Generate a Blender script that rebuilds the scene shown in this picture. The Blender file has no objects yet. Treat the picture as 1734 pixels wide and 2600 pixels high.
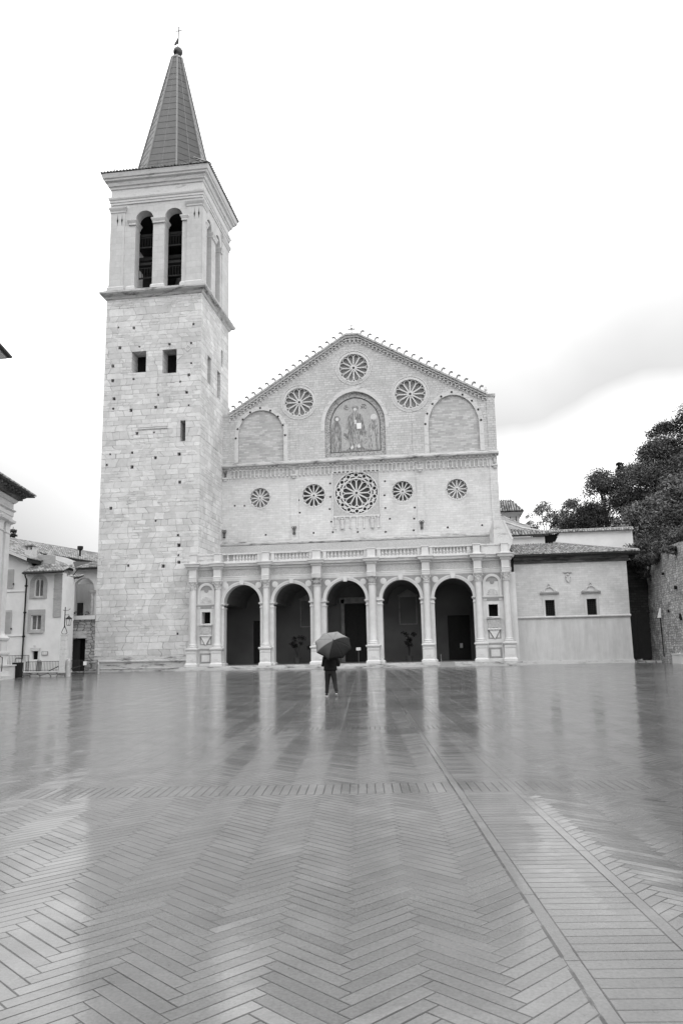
import bpy, bmesh, math, random
from mathutils import Vector, Matrix
from mathutils.geometry import tessellate_polygon
PI = math.pi
R = math.radians
rnd = random.Random(7)
S = bpy.context.scene
COL = S.collection

# ------------------------------------------------------------------ camera
cd = bpy.data.cameras.new('camera')
cam = bpy.data.objects.new('camera', cd)
COL.objects.link(cam)
cd.sensor_fit = 'VERTICAL'; cd.sensor_width = 24; cd.sensor_height = 36; cd.lens = 1950 / 2600 * 36
cd.clip_start = 0.1; cd.clip_end = 3000
pitch, roll, yaw = 0.17706, -0.02059, -0.131
f = Vector((math.sin(yaw) * math.cos(pitch), math.cos(yaw) * math.cos(pitch), math.sin(pitch)))
r = Vector((math.cos(yaw), -math.sin(yaw), 0)); u = r.cross(f)
r2 = math.cos(roll) * r + math.sin(roll) * u; u2 = -math.sin(roll) * r + math.cos(roll) * u
cam.matrix_world = Matrix(((r2.x, u2.x, -f.x, 0), (r2.y, u2.y, -f.y, 0), (r2.z, u2.z, -f.z, 1.7), (0, 0, 0, 1)))
S.camera = cam

# ------------------------------------------------------------------ light
S.view_settings.view_transform = 'Standard'; S.view_settings.look = 'None'
S.view_settings.gamma = 1; S.view_settings.exposure = 0.36
SUN_E, SUN_A = R(52), R(200)
W = bpy.data.worlds.new('World'); S.world = W; W.use_nodes = True
def nn(nt, t, **k):
    n = nt.nodes.new(t)
    for a, b in k.items():
        if a[0] == 'i' and a[1:].isdigit(): n.inputs[int(a[1:])].default_value = b
        else: setattr(n, a, b)
    return n
nt = W.node_tree; nt.nodes.clear(); L = nt.links.new
def wm(op, a, b=None, c=None, clamp=False):
    n = nt.nodes.new('ShaderNodeMath'); n.operation = op; n.use_clamp = clamp
    for i, v in enumerate((a, b, c)):
        if v is None: continue
        if isinstance(v, (int, float)): n.inputs[i].default_value = v
        else: L(v, n.inputs[i])
    return n.outputs[0]
sky = nn(nt, 'ShaderNodeTexSky', sky_type='NISHITA', sun_disc=False, sun_elevation=SUN_E, sun_rotation=SUN_A)
bw = nn(nt, 'ShaderNodeRGBToBW'); L(sky.outputs[0], bw.inputs[0])
tc = nn(nt, 'ShaderNodeTexCoord'); sp = nn(nt, 'ShaderNodeSeparateXYZ'); L(tc.outputs['Generated'], sp.inputs[0])
yy = wm('MAXIMUM', sp.outputs[1], 0.05)
tz = wm('DIVIDE', sp.outputs[2], yy); tx = wm('DIVIDE', sp.outputs[0], yy)
ns = nn(nt, 'ShaderNodeTexNoise'); ns.inputs['Scale'].default_value = 3.2; ns.inputs['Detail'].default_value = 4
L(tc.outputs['Generated'], ns.inputs['Vector'])
nz = wm('MULTIPLY', wm('SUBTRACT', ns.outputs['Fac'], 0.5), 0.13)
s_ = wm('ADD', wm('SUBTRACT', wm('SUBTRACT', tz, wm('MULTIPLY', tx, 0.277)), 0.214), nz)
edge = wm('MULTIPLY', wm('ADD', s_, 0.035), 1 / 0.085, clamp=True)
fade = wm('SUBTRACT', 1.0, wm('MULTIPLY', s_, 1 / 0.27), clamp=True)
fade = wm('POWER', fade, 0.35)
side = wm('MULTIPLY', wm('ADD', tx, 0.1), 6.0, clamp=True)
front = wm('GREATER_THAN', sp.outputs[1], 0.06)
band = wm('MULTIPLY', wm('MULTIPLY', wm('MULTIPLY', edge, fade), side), front)
# overcast layer: brighter overhead, a grey cloud bank low on the right
hgt = wm('MULTIPLY', wm('MAXIMUM', sp.outputs[2], 0.0), 1.0)
base = wm('ADD', 14.6, wm('MULTIPLY', hgt, 7.0))
base = wm('SUBTRACT', base, wm('MULTIPLY', wm('MULTIPLY', wm('SUBTRACT', 0.5, hgt, clamp=True), wm('MULTIPLY', tx, -1.0, clamp=True)), 48.0))
base = wm('MULTIPLY', base, wm('SUBTRACT', 1.0, wm('MULTIPLY', band, 0.64)))
base = wm('ADD', base, wm('MULTIPLY', wm('SUBTRACT', ns.outputs['Fac'], 0.5), 2.0))
tot = wm('ADD', wm('MULTIPLY', base, 0.9), wm('MULTIPLY', bw.outputs[0], 0.1))
bg = nn(nt, 'ShaderNodeBackground'); bg.inputs[1].default_value = 0.1
cmb = nn(nt, 'ShaderNodeCombineColor'); [L(tot, cmb.inputs[i]) for i in range(3)]
L(cmb.outputs[0], bg.inputs[0])
wo = nn(nt, 'ShaderNodeOutputWorld'); L(bg.outputs[0], wo.inputs[0])
sl = bpy.data.lights.new('sun', 'SUN'); sl.energy = 0.55; sl.angle = R(40); sl.color = (1, 1, 1)
so = bpy.data.objects.new('sun', sl); COL.objects.link(so)
sd = Vector((math.sin(SUN_A) * math.cos(SUN_E), math.cos(SUN_A) * math.cos(SUN_E), math.sin(SUN_E)))
so.rotation_euler = sd.to_track_quat('Z', 'Y').to_euler(); so.location = (0, -20, 60)
S.cycles.max_bounces = 6

# ------------------------------------------------------------------ materials
MATS = {}
class NT:
    def __init__(s, name):
        s.mat = bpy.data.materials.new(name); s.mat.use_nodes = True; s.t = s.mat.node_tree; s.t.nodes.clear()
        s.o = s.n('ShaderNodeOutputMaterial'); s.b = s.n('ShaderNodeBsdfPrincipled'); s.l(s.b.outputs[0], s.o.inputs[0])
        MATS[name] = s.mat
    def n(s, t, **k): return nn(s.t, t, **k)
    def l(s, a, b): s.t.links.new(a, b)
    def m(s, op, a, b=None, c=None, clamp=False):
        n = s.t.nodes.new('ShaderNodeMath'); n.operation = op; n.use_clamp = clamp
        for i, v in enumerate((a, b, c)):
            if v is None: continue
            if isinstance(v, (int, float)): n.inputs[i].default_value = v
            else: s.l(v, n.inputs[i])
        return n.outputs[0]
    def noise(s, vec, scale, detail=4, rough=.6, dist=0):
        n = s.n('ShaderNodeTexNoise'); n.inputs['Scale'].default_value = scale; n.inputs['Detail'].default_value = detail
        n.inputs['Roughness'].default_value = rough; n.inputs['Distortion'].default_value = dist
        if vec is not None: s.l(vec, n.inputs['Vector'])
        return n.outputs['Fac']
    def ramp(s, fac, a, b, va=0.0, vb=1.0):
        n = s.n('ShaderNodeMapRange'); n.inputs[1].default_value = a; n.inputs[2].default_value = b
        n.inputs[3].default_value = va; n.inputs[4].default_value = vb; s.l(fac, n.inputs[0]); return n.outputs[0]
    def grey(s, v):
        c = s.n('ShaderNodeCombineColor'); [s.l(v, c.inputs[i]) for i in range(3)]; return c.outputs[0]
    def setc(s, v): s.l(s.grey(v), s.b.inputs['Base Color'])
    def bump(s, h, strength=.3, dist=.02):
        b = s.n('ShaderNodeBump'); b.inputs['Strength'].default_value = strength; b.inputs['Distance'].default_value = dist
        s.l(h, b.inputs['Height']); s.l(b.outputs[0], s.b.inputs['Normal'])
    def obj(s): return s.n('ShaderNodeTexCoord').outputs['Object']
    def uv(s, o):
        sp = s.n('ShaderNodeSeparateXYZ'); s.l(o, sp.inputs[0]); return s.m('ADD', sp.outputs[0], sp.outputs[1]), sp.outputs[2]
    def vec(s, x, y, z=0.0):
        c = s.n('ShaderNodeCombineXYZ')
        for i, v in enumerate((x, y, z)):
            if isinstance(v, (int, float)): c.inputs[i].default_value = v
            else: s.l(v, c.inputs[i])
        return c.outputs[0]

def plain(name, v, rough=.8, var=.12, scale=3, metal=0, spec=.3, bump=.15, stain=0, streak=False):
    s = NT(name); o = s.obj(); f = s.noise(o, scale, 5)
    c = s.ramp(f, .25, .75, v * (1 - var), v * (1 + var))
    if stain:
        q = s.noise(o, .45 if not streak else .8, 5, .65)
        if streak:
            a, z = s.uv(o); q = s.noise(s.vec(s.m('MULTIPLY', a, 1.0), s.m('MULTIPLY', z, .12)), 1.6, 5, .7)
        c = s.m('MULTIPLY', c, s.ramp(q, .35, .7, 1.0, 1 - stain))
    s.setc(c); s.b.inputs['Roughness'].default_value = rough; s.b.inputs['Metallic'].default_value = metal
    s.b.inputs['Specular IOR Level'].default_value = spec
    if bump: s.bump(s.noise(o, scale * 6, 4), bump, .02)
    return s.mat

def masonry(name, base, bw, bh, mort=.012, jd=.45, var=.1, warp=.03, stain=.15, rough=.9, bump=.3, irregular=0, sq=1.0, sqf=2, blotch=0, joint_var=.6):
    s = NT(name); o = s.obj(); U, V = s.uv(o)
    if irregular:
        n1 = s.n('ShaderNodeTexNoise', noise_dimensions='1D'); n1.inputs['Scale'].default_value = .55 / bh * .35; n1.inputs['Detail'].default_value = 2
        s.l(V, n1.inputs['W']); V = s.m('ADD', V, s.m('MULTIPLY', n1.outputs['Fac'], irregular * bh * 4))
        n2 = s.n('ShaderNodeTexNoise', noise_dimensions='2D'); n2.inputs['Scale'].default_value = .35 / bw; n2.inputs['Detail'].default_value = 1
        s.l(s.vec(U, s.m('MULTIPLY', V, 2.0)), n2.inputs['Vector']); U = s.m('ADD', U, s.m('MULTIPLY', n2.outputs['Fac'], irregular * bw * 2.2))
    wv = s.noise(o, 2.2, 2); w2 = s.noise(o, 1.3, 3)
    Uw = s.m('ADD', U, s.m('MULTIPLY', s.m('SUBTRACT', w2, .5), warp * 2)); Vw = s.m('ADD', V, s.m('MULTIPLY', s.m('SUBTRACT', wv, .5), warp * 2))
    def brick(bw, bh, sq, sqf, mort):
        b = s.n('ShaderNodeTexBrick', offset=.5, offset_frequency=2, squash=sq, squash_frequency=sqf)
        b.inputs['Color1'].default_value = (1 - var,) * 3 + (1,); b.inputs['Color2'].default_value = (1 + var,) * 3 + (1,)
        b.inputs['Mortar'].default_value = (1, 1, 1, 1); b.inputs['Scale'].default_value = 1
        b.inputs['Mortar Size'].default_value = mort; b.inputs['Mortar Smooth'].default_value = .25
        b.inputs['Brick Width'].default_value = bw; b.inputs['Row Height'].default_value = bh
        s.l(s.vec(Uw, Vw), b.inputs['Vector']); return b
    b = brick(bw, bh, sq, sqf, mort); tone = s.n('ShaderNodeRGBToBW'); s.l(b.outputs[0], tone.inputs[0]); tone = tone.outputs[0]; fac = b.outputs['Fac']
    if irregular:
        b2 = brick(bw * .62, bh * .5, .8, 3, mort * .8); t2 = s.n('ShaderNodeRGBToBW'); s.l(b2.outputs[0], t2.inputs[0])
        msk = s.ramp(s.noise(s.vec(s.m('MULTIPLY', U, .5), V), .55, 2), .56, .58)
        mx = s.n('ShaderNodeMix'); s.l(msk, mx.inputs[0]); s.l(tone, mx.inputs[2]); s.l(t2.outputs[0], mx.inputs[3]); tone = mx.outputs[0]
        my = s.n('ShaderNodeMix'); s.l(msk, my.inputs[0]); s.l(fac, my.inputs[2]); s.l(b2.outputs['Fac'], my.inputs[3]); fac = my.outputs[0]
    big = s.noise(o, .35, 6, .65); fine = s.noise(o, 14, 4, .7); mid = s.noise(o, 3.0, 4)
    c = s.m('MULTIPLY', tone, base)
    c = s.m('MULTIPLY', c, s.ramp(big, .3, .7, 1 + stain * .5, 1 - stain))
    c = s.m('MULTIPLY', c, s.ramp(fine, .3, .7, .93, 1.07)); c = s.m('MULTIPLY', c, s.ramp(mid, .3, .7, .95, 1.05))
    jn = s.ramp(s.noise(o, 1.1, 3), .35, .65, 1 - joint_var, 1.0)
    c = s.m('MULTIPLY', c, s.m('SUBTRACT', 1.0, s.m('MULTIPLY', s.m('MULTIPLY', fac, jn), 1 - jd)))
    if blotch:
        q = s.noise(s.vec(s.m('MULTIPLY', U, .5), s.m('MULTIPLY', V, 1.5)), 1.5, 6, .75)
        c = s.m('MULTIPLY', c, s.ramp(q, .52, .68, 1.0, 1 - blotch))
    s.setc(c); s.b.inputs['Roughness'].default_value = rough; s.b.inputs['Specular IOR Level'].default_value = .25
    s.bump(s.m('ADD', s.m('MULTIPLY', fac, -1.0), s.m('MULTIPLY', fine, .5)), bump, .02)
    return s.mat

def weathered(name, base, dark=.25, amt=.56, hstretch=.25, scale=2.0):
    s = NT(name); o = s.obj(); U, V = s.uv(o)
    q = s.noise(s.vec(s.m('MULTIPLY', U, hstretch), s.m('MULTIPLY', V, 1.2)), scale, 7, .75)
    n2 = s.noise(o, 9, 4, .7)
    c = s.m('MULTIPLY', s.ramp(n2, .3, .7, base * .88, base * 1.1), s.ramp(q, amt - .06, amt + .08, 1.0, dark))
    s.setc(c); s.b.inputs['Roughness'].default_value = .88; s.b.inputs['Specular IOR Level'].default_value = .25
    s.bump(n2, .3, .03); return s.mat

M = {}
M['tower'] = masonry('tower_ashlar', .57, 1.3, .58, .026, .40, .13, .07, .2, irregular=.6, sq=.66, sqf=2, bump=.6, joint_var=.85, blotch=.13)
M['belfry'] = masonry('belfry_stone', .50, 1.2, .7, .014, .72, .04, .01, .12, bump=.2)
M['fac_up'] = masonry('small_block_stone', .50, .62, .26, .02, .5, .10, .03, .12, irregular=.25, sq=.8, sqf=3, bump=.35)
M['fac_low'] = masonry('smooth_block_stone', .57, .7, .24, .014, .68, .07, .02, .16, irregular=.2, bump=.25, blotch=.1)
M['infill'] = masonry('brick_infill', .44, .6, .19, .014, .7, .2, .02, .08, sq=1.3, sqf=3, bump=.3)
M['white'] = plain('white_marble', .60, .7, .07, 2.2, stain=.16, bump=.1)
M['trim'] = weathered('weathered_trim', .56, .5, .60, .3, 1.8)
M['ledge'] = weathered('blackened_ledge', .46, .2, .56, .25, 2.4)
M['ledge_dark'] = weathered('stained_shaded_stone', .14, .3, .5, .2, 2.0)  # dark base joins real staining with the shade under the eaves
M['frieze'] = plain('carved_frieze', .44, .85, .3, 9, bump=.9, stain=.15)
M['carved_grey'] = plain('carved_grey_stone', .25, .85, .2, 6, bump=.4)
M['panel'] = plain('grey_marble', .27, .7, .15, 3)
M['pale_panel'] = plain('pale_marble', .58, .7, .1, 4)
M['inside'] = plain('dim_plaster', .17, .95, .3, .9, stain=.4)  # low tone also carries the shade inside the porch
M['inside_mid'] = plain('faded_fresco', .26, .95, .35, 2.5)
M['black'] = plain('black_opening', .006, .95, .1, bump=0)
M['door'] = plain('dark_wood', .018, .6, .3, 6)
M['glass_dark'] = plain('leaded_glass_dark', .05, .35, .35, 5, spec=.4)
M['glass_grey'] = plain('leaded_glass_grey', .20, .4, .3, 5, spec=.4)
M['stud'] = plain('dark_ceramic', .04, .4, .1)
M['plaster'] = plain('house_plaster', .70, .9, .06, 1.2, stain=.15)
M['chapel'] = masonry('faint_brick', .56, .55, .2, .012, .74, .06, .01, .22, bump=.12, joint_var=.9)
M['chapel_low'] = plain('chapel_render', .55, .85, .08, 1.0, stain=.22, streak=True)
M['brick_grey'] = masonry('grey_brick', .36, .28, .09, .006, .75, .08, .005, .08)
def rubble_mat(name, base, sx, sz, jd=.25, blotch=.4):
    s = NT(name); o = s.obj(); U, V = s.uv(o); w = s.noise(o, 1.5, 3)
    vec = s.vec(s.m('MULTIPLY', s.m('ADD', U, s.m('MULTIPLY', w, .3)), 1/sx), s.m('MULTIPLY', s.m('ADD', V, s.m('MULTIPLY', w, .12)), 1/sz))
    a = s.n('ShaderNodeTexVoronoi', feature='DISTANCE_TO_EDGE', voronoi_dimensions='2D'); a.inputs['Scale'].default_value = 1; a.inputs['Randomness'].default_value = .62; s.l(vec, a.inputs['Vector'])
    b = s.n('ShaderNodeTexVoronoi', voronoi_dimensions='2D'); b.inputs['Scale'].default_value = 1; b.inputs['Randomness'].default_value = .62; s.l(vec, b.inputs['Vector'])
    t = s.n('ShaderNodeRGBToBW'); s.l(b.outputs['Color'], t.inputs[0]); c = s.ramp(t.outputs[0], .2, .8, base*.75, base*1.25)
    j = s.ramp(a.outputs['Distance'], .03, .11, jd, 1.0); c = s.m('MULTIPLY', c, j)
    c = s.m('MULTIPLY', c, s.ramp(s.noise(o, 9, 5, .7), .3, .7, .8, 1.15)); q = s.noise(s.vec(U, s.m('MULTIPLY', V, .7)), .9, 6, .75); c = s.m('MULTIPLY', c, s.ramp(q, .5, .64, 1.0, 1-blotch))
    s.setc(c); s.b.inputs['Roughness'].default_value = .9; s.bump(s.m('ADD', j, s.m('MULTIPLY', s.noise(o, 14, 4), .3)), .9, .05); return s.mat
M['rubble'] = rubble_mat('rubble_stone', .38, .5, .21, .3)
M['rubble2'] = rubble_mat('old_block_stone', .42, .75, .3, .35, .3)
M['lane_shade'] = masonry('lane_shade_stone', .05, .5, .24, .02, .3, .3, .08, .5, bump=.8)  # near-black stone: the deep lane's shade is put into the colour
M['lead'] = plain('lead_sheet', .05, .42, .25, 1.8, metal=.25, spec=.4)
M['lead_rib'] = plain('lead_rib', .17, .4, .15, 3, metal=.3)
M['bronze'] = plain('dark_bronze', .07, .45, .2, 4, metal=.4)
M['iron'] = plain('black_iron', .015, .5, .2)
M['bin'] = plain('bin_plastic', .008, .45, .2)
M['shutter'] = plain('grey_shutter', .42, .7, .06, 5)
M['frame'] = plain('pale_window_frame', .6, .6, .05)
M['curtain'] = plain('grey_curtain', .22, .8, .25, 4)
M['bark'] = plain('bark', .06, .95, .3, 8, bump=.6)
M['soil'] = plain('hill_earth', .04, .95, .4, 1.0)
M['pot'] = plain('clay_pot', .10, .85, .2)
M['jacket'] = plain('black_jacket', .004, .75, .3, 10, spec=.2)
M['jeans'] = plain('dark_jeans', .017, .85, .25, 12, spec=.2)
M['skin'] = plain('skin', .4, .6, .05)
M['hair'] = plain('dark_hair', .01, .6, .3, 20)
M['shoe'] = plain('dark_shoe', .012, .6, .2)
M['sole'] = plain('white_sole', .6, .6, .05)
M['umb_lit'] = plain('lit_umbrella_cloth', .13, .5, .12, 5, spec=.5)  # one cloth in three tones: top light and lower shade put into colour
M['umb_half'] = plain('half_lit_umbrella_cloth', .03, .6, .2, 5, spec=.2)
M['umb_shade'] = plain('shaded_umbrella_cloth', .010, .7, .2, 5, spec=.12)
M['sign'] = plain('white_card', .75, .6, .03)
M['steel'] = plain('dull_steel', .3, .45, .1, 5, metal=.4)
M['timber'] = plain('dark_timber', .03, .8, .3, 5)
M['figure'] = plain('carved_figure', .5, .85, .18, 8, bump=.6)

def tile_mat():
    s = NT('clay_tiles'); g = s.n('ShaderNodeNewGeometry'); o = s.obj()
    c = s.ramp(g.outputs['Random Per Island'], 0, 1, .10, .42)
    c = s.m('MULTIPLY', c, s.ramp(s.noise(o, 7, 5, .7), .3, .7, .7, 1.2)); s.setc(c)
    s.b.inputs['Roughness'].default_value = .75; s.bump(s.noise(o, 30, 3), .3, .01); return s.mat
M['tile'] = tile_mat(); M['tile_bed'] = plain('tile_bed', .05, .9, .3, 5)
def leaf_mat(name, lo, hi, rough=.6):
    s = NT(name); g = s.n('ShaderNodeNewGeometry'); o = s.obj()
    c = s.ramp(g.outputs['Random Per Island'], 0, 1, lo, hi)
    c = s.m('MULTIPLY', c, s.ramp(s.noise(o, .9, 3), .35, .65, .6, 1.4)); s.setc(c)
    s.b.inputs['Roughness'].default_value = .8; s.b.inputs['Specular IOR Level'].default_value = .12
    return s.mat
M['leaf_dark'] = leaf_mat('leaf_dark', .022, .05); M['leaf_mid'] = leaf_mat('leaf_mid', .05, .12); M['leaf_pale'] = leaf_mat('leaf_pale', .09, .2)
M['leaf_pot'] = leaf_mat('leaf_pot', .01, .03)

def mosaic_mat():
    s = NT('mosaic_ground'); o = s.obj(); v = s.n('ShaderNodeTexVoronoi'); v.inputs['Scale'].default_value = 9; s.l(o, v.inputs['Vector'])
    bwv = s.n('ShaderNodeRGBToBW'); s.l(v.outputs['Color'], bwv.inputs[0])
    s.setc(s.m('MULTIPLY', s.ramp(bwv.outputs[0], 0, 1, .30, .42), s.ramp(s.noise(o, 1.2), .3, .7, .88, 1.1)))
    s.b.inputs['Roughness'].default_value = .55; return s.mat
M['mosaic'] = mosaic_mat()
def border_mat():
    s = NT('mosaic_border'); o = s.obj(); v = s.n('ShaderNodeTexVoronoi'); v.inputs['Scale'].default_value = 5.5; s.l(o, v.inputs['Vector'])
    s.setc(s.ramp(v.outputs['Distance'], .1, .6, .12, .38)); s.b.inputs['Roughness'].default_value = .6; return s.mat
M['border'] = border_mat()
def robe_mat(name, v):
    s = NT(name); o = s.obj(); U, V = s.uv(o); f1 = s.noise(s.vec(s.m('MULTIPLY', U, 1.0), s.m('MULTIPLY', V, .16)), 11, 3, .6, .6)
    vo = s.n('ShaderNodeTexVoronoi'); vo.inputs['Scale'].default_value = 14; s.l(o, vo.inputs['Vector'])
    s.setc(s.m('MULTIPLY', s.ramp(f1, .38, .62, v*.45, v*1.7), s.ramp(vo.outputs['Distance'], 0, .6, 1.1, .8))); s.b.inputs['Roughness'].default_value = .6; return s.mat
M['robe'] = robe_mat('mosaic_robe', .22); M['robe2'] = robe_mat('mosaic_robe_pale', .31); M['ink'] = plain('dark_line', .05, .6, .1)

def pavement_mat():
    """wet stone setts laid herringbone at 45 degrees between straight bands; coordinates in metres on the real ground"""
    s = NT('wet_herringbone_paving'); o = s.obj()
    w = .0996; n = 6.0; A = math.atan(.107)
    sp = s.n('ShaderNodeSeparateXYZ'); s.l(o, sp.inputs[0]); X, Y = sp.outputs[0], sp.outputs[1]
    ca, sa = math.cos(A), math.sin(A)
    u_ = s.m('ADD', s.m('MULTIPLY', X, ca), s.m('MULTIPLY', Y, sa)); v_ = s.m('SUBTRACT', s.m('MULTIPLY', Y, ca), s.m('MULTIPLY', X, sa))
    # u_: across the paving (0.3..), v_: along it
    k = 1 / (w * math.sqrt(2))
    uh = s.m('SUBTRACT', u_, UOFF)
    x = s.m('MULTIPLY', s.m('ADD', uh, v_), k); y = s.m('MULTIPLY', s.m('SUBTRACT', v_, uh), k)
    x = s.m('ADD', x, 600.0); y = s.m('ADD', y, 600.0)
    i = s.m('FLOOR', x); j = s.m('FLOOR', y); fx = s.m('FRACT', x); fy = s.m('FRACT', y)
    d = s.m('MODULO', s.m('ADD', s.m('SUBTRACT', i, j), 1200.0), 2 * n)
    hor = s.m('LESS_THAN', d, n - .5)
    al_h = s.m('MODULO', s.m('ADD', s.m('SUBTRACT', x, j), 1200.0), 2 * n); al_v = s.m('SUBTRACT', s.m('MODULO', s.m('ADD', s.m('SUBTRACT', y, i), 1200.0), 2 * n), 1.0)
    id_h = s.m('ADD', s.m('MULTIPLY', j, 7.31), s.m('FLOOR', s.m('DIVIDE', s.m('ADD', s.m('SUBTRACT', x, j), 1200.0), 2 * n)))
    id_v = s.m('ADD', s.m('MULTIPLY', i, 3.77), s.m('MULTIPLY', s.m('FLOOR', s.m('DIVIDE', s.m('ADD', s.m('SUBTRACT', y, i), 1200.0), 2 * n)), 1.93))
    def mix(f, a, b):
        q = s.n('ShaderNodeMix'); s.l(f, q.inputs[0])
        for t, v in ((2, a), (3, b)):
            if isinstance(v, (int, float)): q.inputs[t].default_value = v
            else: s.l(v, q.inputs[t])
        return q.outputs[0]
    def edge1(t, m=1.0):  # distance to nearest of 0 and m
        return s.m('MINIMUM', t, s.m('SUBTRACT', m, t))
    cr = mix(hor, fx, fy); al = mix(hor, al_v, al_h); bid = mix(hor, id_v, id_h)
    ed = s.m('MULTIPLY', s.m('MINIMUM', edge1(cr), edge1(al, n)), w)
    # transverse bands: setts laid on end, every 7.2 m
    vb = s.m("MODULO", s.m("ADD", s.m("SUBTRACT", v_, VB0), 738.0), 7.38)
    inb = s.m('LESS_THAN', vb, BW)
    ub = s.m('DIVIDE', u_, .105); ebnd = s.m('MINIMUM', s.m('MULTIPLY', edge1(s.m('FRACT', s.m('ADD', ub, 400.0))), .105), edge1(vb, BW))
    idb = s.m('ADD', s.m('FLOOR', ub), 91.3)
    # straight corridor with kerb strips
    g = s.m('SUBTRACT', u_, C0)
    incor = s.m('MULTIPLY', s.m('GREATER_THAN', g, 0.0), s.m('LESS_THAN', g, CW))
    strip = s.m('MULTIPLY', incor, s.m('MAXIMUM', s.m('LESS_THAN', g, .09), s.m('GREATER_THAN', g, CW - .09)))
    gv = s.m('DIVIDE', v_, .118); fgv = s.m('FRACT', s.m('ADD', gv, 400.0))
    ecor = s.m('MULTIPLY', edge1(fgv), .118)
    estrip = s.m('MINIMUM', s.m('MINIMUM', s.m('ABSOLUTE', g), s.m('ABSOLUTE', s.m('SUBTRACT', g, .09))), s.m('MINIMUM', s.m('ABSOLUTE', s.m('SUBTRACT', g, CW)), s.m('ABSOLUTE', s.m('SUBTRACT', g, CW - .09))))
    svj = s.m('MULTIPLY', edge1(s.m('FRACT', s.m('ADD', s.m('DIVIDE', v_, 1.15), 40.0))), 1.15)
    e = mix(inb, ed, ebnd); idd = mix(inb, bid, idb)
    ecc = mix(strip, ecor, svj); ecc = s.m('MINIMUM', ecc, estrip); idc = mix(strip, s.m('ADD', s.m('FLOOR', gv), 33.7), s.m('FLOOR', s.m('DIVIDE', v_, 1.15)))
    cor2 = s.m('MULTIPLY', incor, s.m('SUBTRACT', 1.0, s.m('MULTIPLY', inb, s.m('SUBTRACT', 1.0, strip))))
    e = mix(cor2, e, ecc); idd = mix(cor2, idd, idc)
    wn = s.n('ShaderNodeTexWhiteNoise', noise_dimensions='1D'); s.l(idd, wn.inputs['W']); rv = wn.outputs['Value']
    wn2 = s.n('ShaderNodeTexWhiteNoise', noise_dimensions='1D'); s.l(s.m('ADD', idd, .37), wn2.inputs['W']); rv2 = wn2.outputs['Value']
    jwid = s.m('ADD', s.ramp(s.noise(o, 1.7, 3), .3, .7, .0007, .0046), s.m('MULTIPLY', inb, .0018))
    joint = s.m('SUBTRACT', 1.0, s.m('DIVIDE', s.m('SUBTRACT', e, jwid), .004), clamp=True)
    joint = s.m('MAXIMUM', joint, s.m('MULTIPLY', s.m('LESS_THAN', s.m('ABSOLUTE', g), .011), s.ramp(s.noise(o, 2.3, 3), .42, .5)))
    big = s.noise(o, .28, 5, .6); mid = s.noise(o, 1.6, 5, .65); fine = s.noise(o, 45, 4, .7)
    c = s.ramp(rv, 0, 1, .098, .122)
    c = s.m('MULTIPLY', c, s.ramp(mid, .3, .7, .84, 1.16)); c = s.m('MULTIPLY', c, s.ramp(fine, .3, .7, .78, 1.22))
    c = s.m('MULTIPLY', c, s.ramp(s.noise(o, 12, 6, .75), .62, .72, 1.0, .6))
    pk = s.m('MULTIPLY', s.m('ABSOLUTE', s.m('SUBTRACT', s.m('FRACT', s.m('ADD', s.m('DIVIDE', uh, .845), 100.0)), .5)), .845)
    ridge_glint = s.m('MULTIPLY', s.m('MULTIPLY', s.m('SUBTRACT', 1.0, s.m('DIVIDE', pk, .026), clamp=True), s.ramp(v_, 12.0, 24.0)), s.m('MULTIPLY', s.m('SUBTRACT', 1.0, incor), s.ramp(s.noise(o, .5, 3), .35, .6)))
    c = s.m('MULTIPLY', c, s.m('ADD', 1.0, s.m('MULTIPLY', ridge_glint, 1.7)))  # far ridge lines lightened: wet-edge glints put into the colour
    jvis = s.m('ADD', s.ramp(s.noise(o, .9, 4), .3, .7, .3, .9), s.m('MULTIPLY', inb, .2), clamp=True)
    c = s.m('MULTIPLY', c, s.m('SUBTRACT', 1.0, s.m('MULTIPLY', joint, jvis))); s.setc(c)
    # wetness: films of standing water are smooth, the rest is damp stone
    q = s.m('ADD', s.m('ADD', s.m('MULTIPLY', big, .55), s.m('MULTIPLY', mid, .45)), s.m('MULTIPLY', s.m('SUBTRACT', rv2, .5), .05))
    wet = s.ramp(q, .47, .56)
    rough = s.m('ADD', s.m('ADD', s.m('MULTIPLY', s.m('SUBTRACT', 1.0, wet), .05), .095), s.m('MULTIPLY', fine, .03))
    rough = s.m('ADD', rough, s.m('MULTIPLY', joint, .12)); s.l(rough, s.b.inputs['Roughness'])
    s.l(s.m('MULTIPLY', s.m('MULTIPLY', s.ramp(wet, 0, 1, .50, .70), s.ramp(rv2, 0, 1, .82, 1.12)), s.m('SUBTRACT', 1.0, s.m('MULTIPLY', joint, .75))), s.b.inputs['Specular IOR Level']); s.b.inputs['IOR'].default_value = 1.68
    tilt = s.m('MULTIPLY', s.m('ADD', s.m('SUBTRACT', rv2, .5), s.m('MULTIPLY', s.m('SUBTRACT', hor, .5), .75)), s.m('MULTIPLY', s.m('SUBTRACT', cr, .5), 1.3))
    amp = s.m('SUBTRACT', 1.0, s.m('MULTIPLY', wet, .55))
    h = s.m('ADD', s.m('MULTIPLY', joint, -.45), s.m('MULTIPLY', fine, .05))
    h = s.m('ADD', h, s.m('ADD', s.m('MULTIPLY', s.noise(o, 5, 2), .5), tilt)); h = s.m('MULTIPLY', h, amp)
    s.bump(h, BUMP, .0035); return s.mat
UOFF, VB0, BW, C0, CW, BUMP = -.10, 9.62, .68, 1.055, .78, .8
M['pave'] = pavement_mat()

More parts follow.
